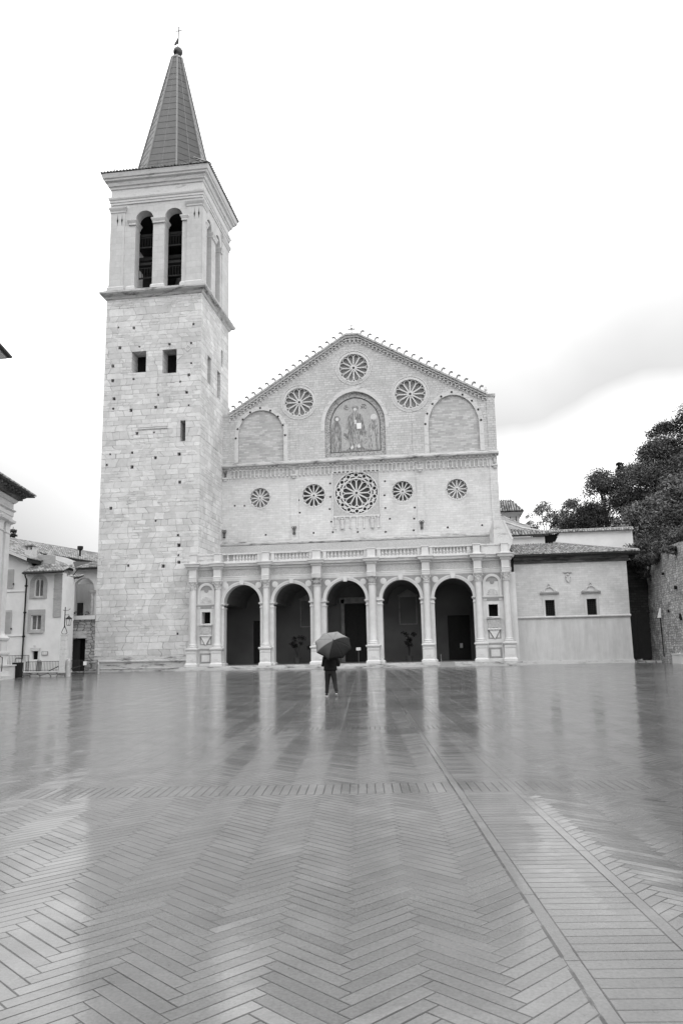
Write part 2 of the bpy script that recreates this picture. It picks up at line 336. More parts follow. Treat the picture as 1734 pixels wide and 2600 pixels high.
# ------------------------------------------------------------------ geometry helpers
class MB:
    def __init__(s): s.v = []; s.f = []
    def add(s, vs, fs):
        k = len(s.v); s.v += [tuple(v) for v in vs]; s.f += [tuple(i + k for i in q) for q in fs]; return s
    def box(s, x0, x1, y0, y1, z0, z1):
        return s.add([(x0,y0,z0),(x1,y0,z0),(x1,y1,z0),(x0,y1,z0),(x0,y0,z1),(x1,y0,z1),(x1,y1,z1),(x0,y1,z1)],
                     [(0,3,2,1),(4,5,6,7),(0,1,5,4),(1,2,6,5),(2,3,7,6),(3,0,4,7)])
    def quad(s, a, b, c, d): return s.add([a,b,c,d], [(0,1,2,3)])
    def prism(s, outer, d0, d1, holes=(), ax='y'):
        P = {'y': lambda a, b, d: (a, d, b), 'x': lambda a, b, d: (d, a, b), 'z': lambda a, b, d: (a, b, d)}[ax]
        loops = [outer] + list(holes)
        flat = [p for lp in loops for p in lp]; n = len(flat)
        tri = tessellate_polygon([[Vector((p[0], p[1], 0)) for p in lp] for lp in loops])
        vs = [P(a, b, d0) for a, b in flat] + [P(a, b, d1) for a, b in flat]; fs = []
        for t in tri: fs += [(t[0], t[1], t[2]), (t[2] + n, t[1] + n, t[0] + n)]
        k = 0
        for lp in loops:
            m = len(lp)
            for i in range(m):
                a, b = k + i, k + (i + 1) % m; fs.append((a, b, b + n, a + n))
            k += m
        return s.add(vs, fs)
    def loft(s, rings, cap=True, closed=True):
        n = len(rings[0]); vs = [p for rg in rings for p in rg]; fs = []
        for i in range(len(rings) - 1):
            for j in range(n if closed else n - 1):
                a, b = i * n + j, i * n + (j + 1) % n; fs.append((a, b, b + n, a + n))
        if cap: fs += [tuple(range(n))[::-1], tuple(range((len(rings) - 1) * n, len(rings) * n))]
        return s.add(vs, fs)
    def rect_loft(s, x0, x1, y0, y1, prof, cap=True):
        return s.loft([[(x0-o,y0-o,z),(x1+o,y0-o,z),(x1+o,y1+o,z),(x0-o,y1+o,z)] for o, z in prof], cap)
    def lathe(s, cx, cy, prof, n=14, ph=0, sx=1, sy=1):
        return s.loft([[(cx + r_ * sx * math.cos(ph + 2*PI*i/n), cy + r_ * sy * math.sin(ph + 2*PI*i/n), z) for i in range(n)] for r_, z in prof])
    def tube(s, pts, rad, n=6, closed=False):
        pts = [Vector(p) for p in pts]; m = len(pts)
        if not hasattr(rad, '__len__'): rad = [rad] * m
        rings = []; prev = None
        for i, p in enumerate(pts):
            if closed: t = pts[(i+1) % m] - pts[i-1]
            else: t = pts[min(i+1, m-1)] - pts[max(i-1, 0)]
            t.normalize()
            if prev is None: a = Vector((0,0,1)) if abs(t.z) < .9 else Vector((1,0,0)); a = (a - t * a.dot(t)).normalized()
            else: a = prev - t * prev.dot(t); a = a.normalized() if a.length > 1e-6 else t.orthogonal().normalized()
            b = t.cross(a); prev = a
            rings.append([tuple(p + (a * math.cos(2*PI*k/n) + b * math.sin(2*PI*k/n)) * rad[i]) for k in range(n)])
        if closed: rings.append(rings[0]); return s.loft(rings, False)
        return s.loft(rings)
    def arc(s, cx, cz, r0, r1, y0, y1, a0=0, a1=PI, n=24, sz=1.0):
        A = [a0 + (a1 - a0) * i / n for i in range(n + 1)]
        rings = [[(cx + q * math.cos(a), y, cz + q * math.sin(a) * sz) for q, y in ((r0, y0), (r1, y0), (r1, y1), (r0, y1))] for a in A]
        return s.loft(rings, cap=abs(a1 - a0) < 6.28)
    def disc(s, cx, cz, r_, y0, y1, n=28):
        return s.prism([(cx + r_ * math.cos(2*PI*i/n), cz + r_ * math.sin(2*PI*i/n)) for i in range(n)], y0, y1)
    def ball(s, c, r_, nu=12, nv=8, sc=(1,1,1)):
        pr = [(max(.001, math.sin(PI*i/nv)) * r_, -math.cos(PI*i/nv) * r_) for i in range(nv + 1)]
        return s.loft([[(c[0] + q * sc[0] * math.cos(2*PI*k/nu), c[1] + q * sc[1] * math.sin(2*PI*k/nu), c[2] + z * sc[2]) for k in range(nu)] for q, z in pr])
    def turn(s, ang, off):
        c, q = math.cos(ang), math.sin(ang)
        s.v = [(x*c - y*q + off[0], x*q + y*c + off[1], z + off[2]) for x, y, z in s.v]; return s
    def build(s, name, mat, parent=None, smooth=False, label=None, fixn=True):
        w = Vector((0,0,0)); p = parent
        while p is not None: w += p.location; p = p.parent
        me = bpy.data.meshes.new(name); me.from_pydata([(a - w.x, b - w.y, c - w.z) for a, b, c in s.v], [], s.f)
        if fixn:
            bm = bmesh.new(); bm.from_mesh(me); bmesh.ops.recalc_face_normals(bm, faces=bm.faces); bm.to_mesh(me); bm.free()
        me.materials.append(M[mat] if isinstance(mat, str) else mat)
        if smooth:
            me.polygons.foreach_set('use_smooth', [True] * len(me.polygons))
            if hasattr(me, 'set_sharp_from_angle'): me.set_sharp_from_angle(angle=R(35))
        o = bpy.data.objects.new(name, me); COL.objects.link(o); o.parent = parent
        if label: o['label'] = label
        return o
def islands(mb, name, mat, parent, **k):
    """build every loose piece of mb as a part of its own"""
    n = len(mb.v); p = list(range(n))
    def fd(a):
        while p[a] != a: p[a] = p[p[a]]; a = p[a]
        return a
    for q in mb.f:
        for a in q[1:]: p[fd(a)] = fd(q[0])
    gr = {}
    for i, q in enumerate(mb.f): gr.setdefault(fd(q[0]), []).append(q)
    out = []
    for fs in gr.values():
        idx = sorted({a for q in fs for a in q}); m = {a: i for i, a in enumerate(idx)}; nb = MB(); nb.v = [mb.v[a] for a in idx]; nb.f = [tuple(m[a] for a in q) for q in fs]
        out.append(nb.build(name, mat, parent, **k))
    return out
def thing(name, label, cat, loc, group=None):
    o = bpy.data.objects.new(name, None); COL.objects.link(o); o.location = loc; o.empty_display_size = .3
    o['label'] = label; o['category'] = cat; o['kind'] = 'thing'
    if group: o['group'] = group
    return o
def tag(o, label, cat, group=None, kind=None):
    if kind: o['kind'] = kind
    if label: o['label'] = label
    if cat: o['category'] = cat
    if group: o['group'] = group
    return o
def dup(root, loc, label=None, rot=None):
    q = root.copy(); COL.objects.link(q); q.location = loc
    if rot is not None: q.rotation_euler.z = rot
    if label: q['label'] = label
    for ch in [c for c in bpy.data.objects if c.parent == root]:
        c = ch.copy(); COL.objects.link(c); c.parent = q
        for g in [k for k in bpy.data.objects if k.parent == ch]:
            d = g.copy(); COL.objects.link(d); d.parent = c
    return q
def cop(o, dx, dy=0, dz=0):
    c = o.copy(); COL.objects.link(c); c.location = o.location + Vector((dx, dy, dz)); return c
def circle(cx, cz, r_, n=28): return [(cx + r_ * math.cos(2*PI*i/n), cz + r_ * math.sin(2*PI*i/n)) for i in range(n)]
def archpts(x0, x1, zb, zs, rise=None, n=16, pointed=0):
    """opening outline: up the left, over the arch, down the right"""
    c = (x0 + x1) / 2; h = (x1 - x0) / 2; rise = h if rise is None else rise; pts = [(x0, zb)]
    for i in range(n + 1):
        a = PI - PI * i / n
        z = math.sin(a) * rise
        if pointed: z *= 1 + pointed * (1 - abs(math.cos(a))) ; z /= (1 + pointed)
        pts.append((c + h * math.cos(a), zs + z))
    pts.append((x1, zb)); return pts
def tiles(name, parent, e0, e1, up, lenfn=None, cw=.27, tl=.42, rr=.1, mat='tile', bed=True, seed=1, label=None):
    """barrel tiles on a roof plane: eave e0->e1, up = vector to the ridge"""
    q = random.Random(seed); e0, e1, up = Vector(e0), Vector(e1), Vector(up); L_ = (e1 - e0).length; a = (e1 - e0) / L_; H = up.length; w = up / H
    nrm = a.cross(w).normalized(); nrm = nrm if nrm.z > 0 else -nrm; mb = MB(); nc = max(1, int(L_ / cw)); cw = L_ / nc
    for i in range(nc):
        t = (i + .5) / nc; hl = H * (lenfn(t) if lenfn else 1); k = 0; c0 = e0 + a * (L_ * t)
        while k * tl < hl:
            s0, s1 = k * tl - .05, min((k + 1) * tl + .05, hl + .05); j = q.uniform(-.012, .012)
            rings = []
            for sv, rad, lift in ((s0, rr * 1.08, .045), (s1, rr * .92, .015)):
                rings.append([tuple(c0 + w * sv + a * (math.cos(PI * m / 5) * rad + j) + nrm * (math.sin(PI * m / 5) * rad + lift)) for m in range(6)])
            n = 6; vs = rings[0] + rings[1]
            mb.add(vs, [(m, m + 1, m + 1 + n, m + n) for m in range(5)] + [(0, 1, 2, 3, 4, 5)]); k += 1
    o = mb.build(name, mat, parent, fixn=False, label=label)
    return o
def slab(mb, pts, th):
    """a thick sheet under the given polygon"""
    P = [Vector(p) for p in pts]; return mb.loft([[tuple(p - Vector((0, 0, th))) for p in P], [tuple(p) for p in P]])

# ------------------------------------------------------------------ ground and hill
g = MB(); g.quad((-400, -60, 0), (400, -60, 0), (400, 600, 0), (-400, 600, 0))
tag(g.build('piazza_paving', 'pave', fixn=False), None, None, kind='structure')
hl = MB(); NX, NY = 46, 26; hv = []
def hillz(x, y):
    a = max(0, (x - 9 - max(0, 96 - y) * .28)); b = min(1, max(0, (y - 84) / 14)); z = (a * .80) * b
    return min(z, 60) - .6 + 1.2 * math.sin(x * .31) * math.cos(y * .23) * b
for j in range(NY):
    for i in range(NX): x, y = 8 + i * 4, 84 + j * 7; hv.append((x, y, hillz(x, y)))
hl.add(hv, [(j*NX+i, j*NX+i+1, (j+1)*NX+i+1, (j+1)*NX+i) for j in range(NY-1) for i in range(NX-1)])
tag(hl.build('hillside', 'soil', fixn=False), None, None, kind='structure')

# ------------------------------------------------------------------ bell tower
TX0, TX1, TY0, TY1 = -34.43, -23.98, 73.0, 83.4
T = thing('bell_tower', 'tall square stone bell tower with an open arched belfry and a lead covered spire', 'bell tower', (-29.2, 78.2, 0))
holes_f = [[(-31.45, 30.62), (-29.88, 30.62), (-29.88, 32.95), (-31.45, 32.95)], [(-28.1, 30.32), (-26.57, 30.32), (-26.57, 32.92), (-28.1, 32.92)],
           [(-26.06, 22.93), (-25.5, 22.93), (-25.5, 25.13), (-26.06, 25.13)]]
pl = [(-33.06,35.78),(-31.33,35.62),(-24.82,35.52),(-32.82,33.51),(-30.65,33.46),(-27.38,33.5),(-25.03,33.45),(-33.53,31.53),(-24.99,31.24),(-25.24,29.98),(-31.21,29.94),(-33.5,29.91),(-26.15,29.31),(-25.44,28.1),(-28.49,28.04),(-33.28,27.91),(-25.2,26.7),(-28.73,26.71),(-33.32,26.84),(-31.39,26.55),(-28.85,24.03),(-30.68,24.03),(-31.13,22.01),(-26.12,21.58),(-33.5,21.96),(-28.63,21.33),(-33.83,20.85),(-31.1,20.49),(-28.45,14.8),(-26.01,18.66),(-26.1,13.24),(-25.99,12.23),(-26.02,11.23),(-25.96,10.53),(-31.2,10.36),(-27.57,10.2),(-25.97,3.53),(-33.23,16.3)]
for i, (a, b) in enumerate(pl):
    k = (.10, .15, .12, .17)[i % 4]; holes_f.append([(a-k, b-k), (a+k, b-k), (a+k, b+k*1.1), (a-k, b+k*1.1)])
mb = MB(); mb.prism([(TX0,0),(TX1,0),(TX1,39.3),(TX0,39.3)], TY0, TY0 + 1.6, holes_f)
rh = [[(75.35,29.9),(76.5,29.9),(76.5,33.0),(75.35,33.0)], [(78.85,29.45),(80.1,29.45),(80.1,32.6),(78.85,32.6)], [(80.3,33.6),(80.95,33.6),(80.95,35.6),(80.3,35.6)]]
mb.prism([(TY0+1.6,0),(TY1,0),(TY1,39.3),(TY0+1.6,39.3)], TX1 - 1.0, TX1, rh, ax='x')
mb.box(TX0, TX0+1, TY0+1.6, TY1, 0, 39.3); mb.box(TX0+1, TX1-1, TY1-1, TY1, 0, 39.3)
mb.build('shaft', 'tower', T)
MB().box(TX0+1.2, TX1-1.2, TY0+1.7, TY1-1.2, 5, 39.2).build('inner_core', 'black', T)
MB().rect_loft(TX0, TX1, TY0, TY1, [(0,0),(.3,0),(.3,.22),(.34,.25),(.34,.3),(.12,.34),(.12,.86),(.24,.92),(.24,1.02),(.06,1.1),(0,1.5)]).build('plinth', 'ledge', T)
MB().rect_loft(TX0, TX1, TY0, TY1, [(0,38.95),(.12,39.05),(.2,39.25),(.5,39.4),(.62,39.55),(.62,39.75),(.5,39.8),(.2,39.95)]).build('string_course', 'ledge', T)
# carved fragments set in the masonry
fr = MB(); fr.box(-30.62,-29.1,72.93,73.0,24.62,24.95).box(-29.05,-27.4,72.93,73.0,24.62,24.95).box(-30.62,-27.4,72.9,73.0,24.42,24.5)
fr.prism([(-25.75,32.95),(-25.36,33.4),(-24.97,32.95),(-25.36,32.5)], 72.95, 73.0, [[(-25.6,32.95),(-25.36,32.67),(-25.12,32.95),(-25.36,33.23)]])
islands(fr, 'carved_fragment', 'trim', T)
# belfry: four faces, each with two arches
BZ0, BZ1 = 39.9, 50.2
def bel_face(cx):  # outline in local coordinate along the wall
    outer = [(-5.12, BZ0), (5.12, BZ0), (5.12, BZ1), (-5.12, BZ1)]
    return outer, [archpts(-2.25, -.42, 40.15, 48.15)[::1], archpts(1.03, 2.86, 40.15, 48.15)]
cxf = -29.2
outer = [(TX0+.1, BZ0), (TX1-.1, BZ0), (TX1-.1, BZ1), (TX0+.1, BZ1)]
fa = [archpts(-31.5, -29.52, 40.15, 48.2), archpts(-28.22, -26.26, 40.15, 48.2)]
mb = MB(); mb.prism(outer, 73.12, 74.3, fa); mb.prism(outer, 82.1, 83.28, fa)
yo = [(74.3, BZ0), (82.1, BZ0), (82.1, BZ1), (74.3, BZ1)]; ya = [archpts(74.85, 76.6, 40.15, 48.0), archpts(78.15, 79.95, 40.15, 48.0)]
mb.prism(yo, TX1-1.3, TX1-.1, ya, ax='x'); mb.prism(yo, TX0+.1, TX0+1.3, ya, ax='x')
mb.build('belfry_wall', 'belfry', T)
def wrap(mb, seq, y, d):  # small boxes on the front face
    for a, b, z0, z1 in seq: mb.box(a, b, y - d, y, z0, z1)
mb = MB()
for a, b in ((-34.33, -32.7), (-25.7, -24.08)):
    mb = MB().box(a, b, 73.0, 73.12, BZ0, 49.1); mb.rect_loft(a, b, 73.0, 73.12, [(0,40.0),(.14,40.0),(.14,40.35),(.04,40.5),(.04,40.62)]); mb.rect_loft(a, b, 73.0, 73.13, [(0,49.1),(.06,49.12),(.06,49.3),(.14,49.45),(.2,49.6),(.2,49.78),(0,49.8)]); mb.build('corner_pilaster', 'belfry', T)
for a, b in ((73.1, 74.6), (80.5, 83.3)):
    mb = MB().box(TX1-.1, TX1, a, b, BZ0, 49.1); mb.rect_loft(TX1-.11, TX1, a, b, [(0,40.0),(.14,40.0),(.14,40.35),(.04,40.5)]); mb.rect_loft(TX1-.11, TX1, a, b, [(0,49.1),(.06,49.12),(.06,49.3),(.14,49.45),(.2,49.6),(.2,49.78),(0,49.8)]); mb.build('corner_pilaster', 'belfry', T)
im = MB()
for a, b in ((-32.2, -31.5), (-29.52, -28.22), (-26.26, -25.7)):
    MB().rect_loft(a, b, 73.0, 74.4, [(0,47.55),(.04,47.55),(.04,47.72),(.1,47.85),(.17,48.0),(.17,48.12),(0,48.16)]).build('impost', 'trim', T)
    MB().rect_loft(a, b, 73.02, 74.4, [(0,40.0),(.12,40.0),(.12,40.3),(.03,40.45)]).build('pier_base', 'trim', T)
for a, b in ((74.4, 74.85), (76.6, 78.15), (79.95, 80.5)):
    MB().rect_loft(TX1-1.35, TX1, a, b, [(0,47.35),(.04,47.35),(.04,47.52),(.1,47.65),(.17,47.8),(.17,47.92),(0,47.96)]).build('impost', 'trim', T)
for a in (-33.54, -33.03, -24.87, -24.38):
    MB().prism([(a-.03, 47.9), (a, 47.55), (a+.03, 47.9), (a+.09, 48.2), (a+.03, 48.4), (a, 48.95), (a-.03, 48.4), (a-.09, 48.2)], 72.985, 73.05).build('anchor_plate', 'black', T)
MB().rect_loft(TX0+.1, TX1-.1, 73.12, TY1-.12, [(0,50.1),(.1,50.1),(.1,50.35),(.17,50.37),(.17,50.6),(.24,50.65),(.3,50.8),(.3,50.95),(.05,51.0),(.05,51.9),(.16,51.95),(.2,52.2),(.34,52.25),(.42,52.5),(.42,52.68),(.66,52.75),(.68,52.95),(.8,53.0),(.92,53.4),(.92,53.5),(.2,53.53)]).build('main_cornice', 'trim', T)
# low tiled skirt and spire
cx_, cy_ = -29.1, 78.2
sk = MB().rect_loft(TX0+.1, TX1-.1, 73.12, TY1-.12, [(.97,53.5),(.97,53.57),(-.6,54.3)]); sk.build('roof_skirt', 'tile_bed', T)
for (a, b, upv, sd) in (((TX0-.9, 72.12, 53.52), (TX1+.9, 72.12, 53.52), (0, 1.7, .78), 3), ((TX1+.9, 72.12, 53.52), (TX1+.9, TY1+.9, 53.52), (-1.7, 0, .78), 4)):
    tiles('roof_tiles', T, a, b, upv, None, .36, .45, .12, seed=sd)
RB, ZB, RT, ZT = 4.72, 54.0, .66, 71.9
rows = [(RB + (RT - RB) * i / 19, ZB + (ZT - ZB) * i / 19) for i in range(20)]
prof = []
for i, (q, z) in enumerate(rows):
    prof += [(q, z), (q + .022, z + .02), (q + .015, z + .06), (q - .0, z + .07)] if 0 < i < 19 else [(q, z)]
sp_ = MB().lathe(cx_, cy_, prof, 8, PI/8); spo = sp_.build('spire', 'lead', T)
rb = MB()
for k in range(8):
    a = PI/8 + k * PI/4; c, q = math.cos(a), math.sin(a)
    rb.tube([(cx_ + (RB+.02)*c, cy_ + (RB+.02)*q, ZB), (cx_ + (RT+.02)*c, cy_ + (RT+.02)*q, ZT)], .10, 5)
    a2 = a + PI/8; c, q = math.cos(a2), math.sin(a2); k9 = .924
    rb.tube([(cx_ + (RB*k9)*c, cy_ + (RB*k9)*q, ZB), (cx_ + (RT*k9)*c, cy_ + (RT*k9)*q, ZT)], .035, 4)
rb.build('seam', 'lead_rib', spo)
fin = MB().lathe(cx_, cy_, [(.7,71.85),(.78,72.0),(.6,72.15),(.3,72.2),(.24,72.45),(.3,72.5)], 12).build('finial_base', 'trim', T)
MB().ball((-29.0, cy_, 73.0), .57, 18, 12).build('ball', 'bronze', T, True)
MB().tube([(-29.0,78.2,73.5),(-28.95,78.2,76.4)], .065, 6).tube([(-29.38,78.2,75.9),(-28.55,78.2,75.9)], .055, 6).ball((-28.95,78.2,76.45), .08, 8, 6).build('cross', 'iron', T)
MB().prism([(-28.97,75.1),(-29.02,74.2),(-29.5,73.75),(-29.35,74.1),(-29.6,73.95)], 78.18, 78.22).build('weather_vane', 'iron', T)
an = MB(); an.tube([(-33.75,72.3,53.4),(-33.72,72.3,55.1)], .035, 5)
for z, w in ((54.3,.35),(54.55,.3),(54.85,.22)):
    an.tube([(-33.73-w,72.3,z+.25),(-33.73,72.3,z),(-33.73+w,72.3,z+.3)], .02, 4)
an.tube([(-33.74,72.3,54.0),(-33.3,72.3,53.5)], .02, 4); an.build('antenna', 'iron', T)
MB().tube([(-33.74,72.3,54.0),(-31.2,72.4,54.12),(-28.9,72.6,54.3),(-25.0,72.8,54.6)], .016, 4).tube([(-31.25,72.3,53.4),(-31.25,72.3,54.15)], .025, 4).tube([(-28.9,72.3,53.4),(-28.9,72.3,54.35)], .025, 4).build('cable', 'iron', T)
a2 = MB().tube([(-23.1,80.5,53.4),(-23.1,80.5,54.5)], .03, 5).tube([(-23.1,80.2,54.3),(-23.1,80.8,54.3)], .02, 4); a2.build('antenna', 'iron', T)
# belfry interior: floors, railings and bells
ir = MB()
for z in (42.0, 45.6):
    ir.box(-33, -25.4, 74.6, 74.75, z, z+.14); ir.box(-33, -25.4, 74.55, 74.62, z+1.15, z+1.22)
    for i in range(24): ir.box(-32.9+i*.32, -32.86+i*.32, 74.56, 74.6, z, z+1.2)
ir.box(-33, -25.4, 76, 80.5, 44.9, 45.3); ir.box(-33, -25.4, 75, 80.5, 47.2, 47.5); ir.box(-33,-25.4,75,75.5,43.8,44.1)
ir.box(-33,-25.4,81.2,81.35,44.2,49.5); ir.box(-33,-30,79,79.1,40,50); ir.box(-27.2,-25,81.0,81.1,40,44.5); ir.box(-31,-27.2,81.0,81.1,40,41.7); ir.box(-31,-27.2,81.0,81.1,43.1,45)
ir.build('belfry_railing', 'timber', T)
islands(MB().box(TX0+1.3, TX1-1.3, 74.3, 82.1, 39.95, 40.1).box(TX0+1.3, TX1-1.3, 74.3, 82.1, 49.6, 50.1), 'belfry_floor', 'timber', T)
for bx, bz in ((-30.9, 41.2), (-27.9, 41.6)):
    MB().lathe(bx, 77.0, [(.02,bz+1.35),(.28,bz+1.3),(.36,bz+.9),(.45,bz+.4),(.68,bz),(.6,bz+.02)], 16).build('bell', 'bronze', T, True)

# ------------------------------------------------------------------ cathedral
FY = 81.3
C = thing('cathedral', 'pale stone cathedral front with eight rose windows, a pointed mosaic niche and a gabled top', 'cathedral', (-9.1, 81.3, 0))
roses = [('A',-15.25,29.1,1.64,12,'g'),('B',-9.04,32.72,1.62,12,'g'),('C',-2.84,29.25,1.68,12,'g'),('s',-19.74,18.35,1.14,12,'g'),('s2',-13.75,18.36,1.28,12,'d'),('M',-9.04,18.42,2.32,12,'d'),('s4',-4.04,18.37,1.14,12,'d'),('s5',1.75,18.33,1.12,12,'g')]
low_h = [circle(x, z, rr) for n, x, z, rr, k, gl in roses if z < 22]
for a, b in [(-22.6,17.6),(-21.5,17.55),(-15.4,17.9),(-15.3,16.5),(-11.9,19.6),(-11.9,18.1),(-11.85,15.35),(-12.0,16.75),(-5.9,19.55),(-6.0,18.0),(-5.95,16.6),(-5.5,15.4),(-2.8,16.5),(-3.2,20.9),(-2.9,15.3),(-6.0,14.0),(-3.0,14.05),(.6,14.2),(4.2,14.3),(-9.0,14.1),(-13.8,14.2),(-19.1,14.2),(-11.7,14.2)]:
    low_h.append([(a-.1,b-.09),(a+.1,b-.09),(a+.1,b+.1),(a-.1,b+.1)])
MB().prism([(-24,9.2),(6.12,9.2),(6.12,22.05),(-24,22.05)], FY, FY+.9, low_h).build('lower_wall', 'fac_low', C)
top = [(-24,22.05),(6.12,22.05),(6.2,28.45),(5.3,28.45),(-8.43,36.35),(-9.84,36.35),(-23.1,27.9),(-24,27.9)]
def blind(x0, x1, zb, zs, ap): return archpts(x0, x1, zb, zs, ap - zs, 20)
hL = blind(-22.2,-17.04,22.3,25.7,28.42); hR = blind(-1.0,4.44,22.5,25.4,28.85)
def gothic(x0, x1, zb, zs, ap, n=12):
    c = (x0+x1)/2; h = (x1-x0)/2; p = [(x0, zb)]
    for i in range(n+1):
        t = i/n; a = t*PI/2; p.append((c - h*math.cos(a)**.92, zs + (ap-zs)*(math.sin(a)**1.02*.93 + .07*t*t)))
    for i in range(n-1, -1, -1):
        t = i/n; a = t*PI/2; p.append((c + h*math.cos(a)**.92, zs + (ap-zs)*(math.sin(a)**1.02*.93 + .07*t*t)))
    p.append((x1, zb)); return p
hM = gothic(-12.4,-5.67,22.55,26.2,29.95)
uph = [circle(x, z, rr) for n, x, z, rr, k, gl in roses if z > 22] + [hL, hR, hM]
MB().prism(top, FY, FY+.9, uph).build('upper_wall', 'fac_up', C)
islands(MB().prism(blind(-22.3,-16.9,22.2,25.7,28.52), FY+.22, FY+.6).prism(blind(-1.1,4.55,22.4,25.4,28.95), FY+.22, FY+.6), 'blind_arch_infill', 'infill', C)
# arch bands with studs
ab = MB()
for x0, x1, zs, ap, w in ((-22.2,-17.04,25.7,28.42,.42),(-1.0,4.44,25.4,28.85,.46)):
    o_ = archpts(x0-w, x1+w, 22.4, zs, ap+w-zs, 20); i_ = archpts(x0, x1, 22.4, zs, ap-zs, 20)
    ab.prism(o_ + i_[::-1], FY-.03, FY+.05)
islands(ab, 'blind_arch_band', 'trim', C)
for a, b in [(-22.5,25.3),(-22.29,26.37),(-21.69,27.46),(-20.84,28.24),(-19.69,28.69),(-18.53,28.3),(-17.66,27.56),(-17.09,26.5),(-16.84,25.35),
             (-1.31,25.71),(-1.06,26.87),(-.44,27.94),(.53,28.72),(1.67,29.15),(2.83,28.78),(3.81,28.03),(4.44,26.99),(4.68,25.8)]:
    MB().ball((a, FY-.04, b), .12, 10, 6).build('stud', 'stud', C, True)
mo = MB(); o_ = gothic(-12.8,-5.3,25.6,26.2,30.42); i_ = gothic(-12.4,-5.67,25.6,26.2,29.95); mo.prism(o_ + i_[::-1], FY-.04, FY+.05); mo.build('mosaic_arch_band', 'trim', C)
# mosaic niche with three robed figures (a generic stand-in)
mz = MB().prism(gothic(-12.45,-5.6,22.5,26.2,30.0), FY+.35, FY+.6); mzo = mz.build('mosaic', 'mosaic', C)
bo = MB(); o_ = gothic(-12.4,-5.67,22.56,26.2,29.93); i_ = gothic(-11.82,-6.25,23.1,26.2,29.36)
bo.prism(o_, FY+.32, FY+.345, [i_]); bo.build('border', 'border', mzo)
MB().prism(gothic(-11.84,-6.23,23.08,26.2,29.38), FY+.30, FY+.35, [gothic(-11.76,-6.31,23.14,26.2,29.28)]).box(-12.4,-5.67,FY+.29,FY+.35,22.56,22.64).build('outline', 'ink', mzo)
def pl2(pts, mat, d=.33, nm='figure'): return MB().prism(pts, FY+d, FY+.35).build(nm, mat, mzo)
# seated figure
pl2([(-10.0,26.3),(-9.75,27.2),(-9.3,27.6),(-8.7,27.6),(-8.25,27.2),(-8.05,26.2),(-7.9,25.5),(-7.75,25.2),(-8.2,25.0),(-9.9,25.1),(-9.7,25.6),(-10.05,25.8)], 'robe', .315)
pl2([(-10.3,25.3),(-9.8,25.15),(-8.2,25.2),(-7.7,25.4),(-7.75,25.0),(-8.1,24.8),(-8.35,23.6),(-8.9,23.4),(-9.5,23.45),(-9.9,24.5),(-10.35,25.1)], 'robe', .31)
pl2([(-9.3,25.1),(-8.6,25.1),(-8.75,23.6),(-9.2,23.6)], 'robe2', .30)
pl2([(-8.55,24.9),(-8.1,25.0),(-8.3,23.75),(-8.55,23.7)], 'robe2', .30)
pl2([(-9.3,27.55),(-8.75,27.55),(-8.85,27.1),(-9.1,26.7)], 'robe2', .30)
MB().disc(-9.02, 28.0, .42, FY+.325, FY+.35).build('halo', 'robe2', mzo); MB().disc(-9.02, 28.02, .27, FY+.315, FY+.35, 16).build('figure', 'robe', mzo); MB().disc(-9.02, 27.95, .17, FY+.30, FY+.35, 16).build('figure', 'pale_panel', mzo)
MB().box(-8.85,-8.35,FY+.29,FY+.35,25.7,26.35).build('open_book', 'sign', mzo); MB().box(-9.12,-8.9,FY+.29,FY+.35,26.25,26.75).build('hand', 'pale_panel', mzo)
pl2([(-10.15,23.25),(-9.6,23.7),(-9.0,23.85),(-8.4,23.75),(-7.9,23.3)], 'robe', .32); pl2([(-9.5,23.35),(-9.6,23.6),(-9.35,23.9),(-9.25,23.6)], 'pale_panel', .29); pl2([(-8.75,23.5),(-8.85,23.8),(-8.65,24.0),(-8.45,23.6)], 'pale_panel', .29)
MB().box(-10.35,-10.05,FY+.315,FY+.35,23.3,25.2).box(-8.0,-7.7,FY+.315,FY+.35,23.4,25.2).build('throne', 'border', mzo)
for x, m1, hd in ((-11.1, 'robe', 'robe'), (-7.0, 'robe2', 'pale_panel')):
    pl2([(x-.55,23.2),(x-.6,25.6),(x-.42,26.4),(x-.15,26.7),(x+.2,26.7),(x+.42,26.2),(x+.52,25.4),(x+.5,23.2)], m1, .315)
    pl2([(x-.1,23.2),(x-.2,25.3),(x+.12,25.3),(x+.2,23.2)], 'robe2' if m1 == 'robe' else 'mosaic', .30)
    pl2([(x-.25,25.7),(x+.3,26.05),(x+.33,25.8),(x-.1,25.4)], 'robe', .295)
    MB().disc(x+.05, 26.95, .36, FY+.325, FY+.35, 18).build('halo', hd, mzo); MB().disc(x+.07, 26.93, .2, FY+.305, FY+.35, 14).build('figure', 'pale_panel', mzo)
MB().box(-11.7,-6.3,FY+.31,FY+.35,23.14,23.3).build('outline', 'robe', mzo)
def text(body, x, z, size, y, mat, parent, name='lettering', ext=.004):
    cu = bpy.data.curves.new(name, 'FONT'); cu.body = body; cu.size = size; cu.align_x = 'CENTER'; cu.extrude = ext
    t = bpy.data.objects.new(name, cu); COL.objects.link(t); dg = bpy.context.evaluated_depsgraph_get()
    me = bpy.data.meshes.new_from_object(t.evaluated_get(dg)); bpy.data.objects.remove(t)
    o = bpy.data.objects.new(name, me); COL.objects.link(o); me.materials.clear(); me.materials.append(M[mat]); o.parent = parent
    w = Vector((0,0,0)); p = parent
    while p is not None: w += p.location; p = p.parent
    o.location = Vector((x, y, z)) - w; o.rotation_euler = (PI/2, 0, 0); return o
text('IC', -10.0, 27.95, .5, FY+.33, 'ink', mzo); text('XC', -8.05, 28.0, .5, FY+.33, 'ink', mzo)
MB().box(-10.2,-9.85,FY+.32,FY+.35,28.4,28.44).box(-8.25,-7.85,FY+.32,FY+.35,28.45,28.49).build('lettering', 'ink', mzo)
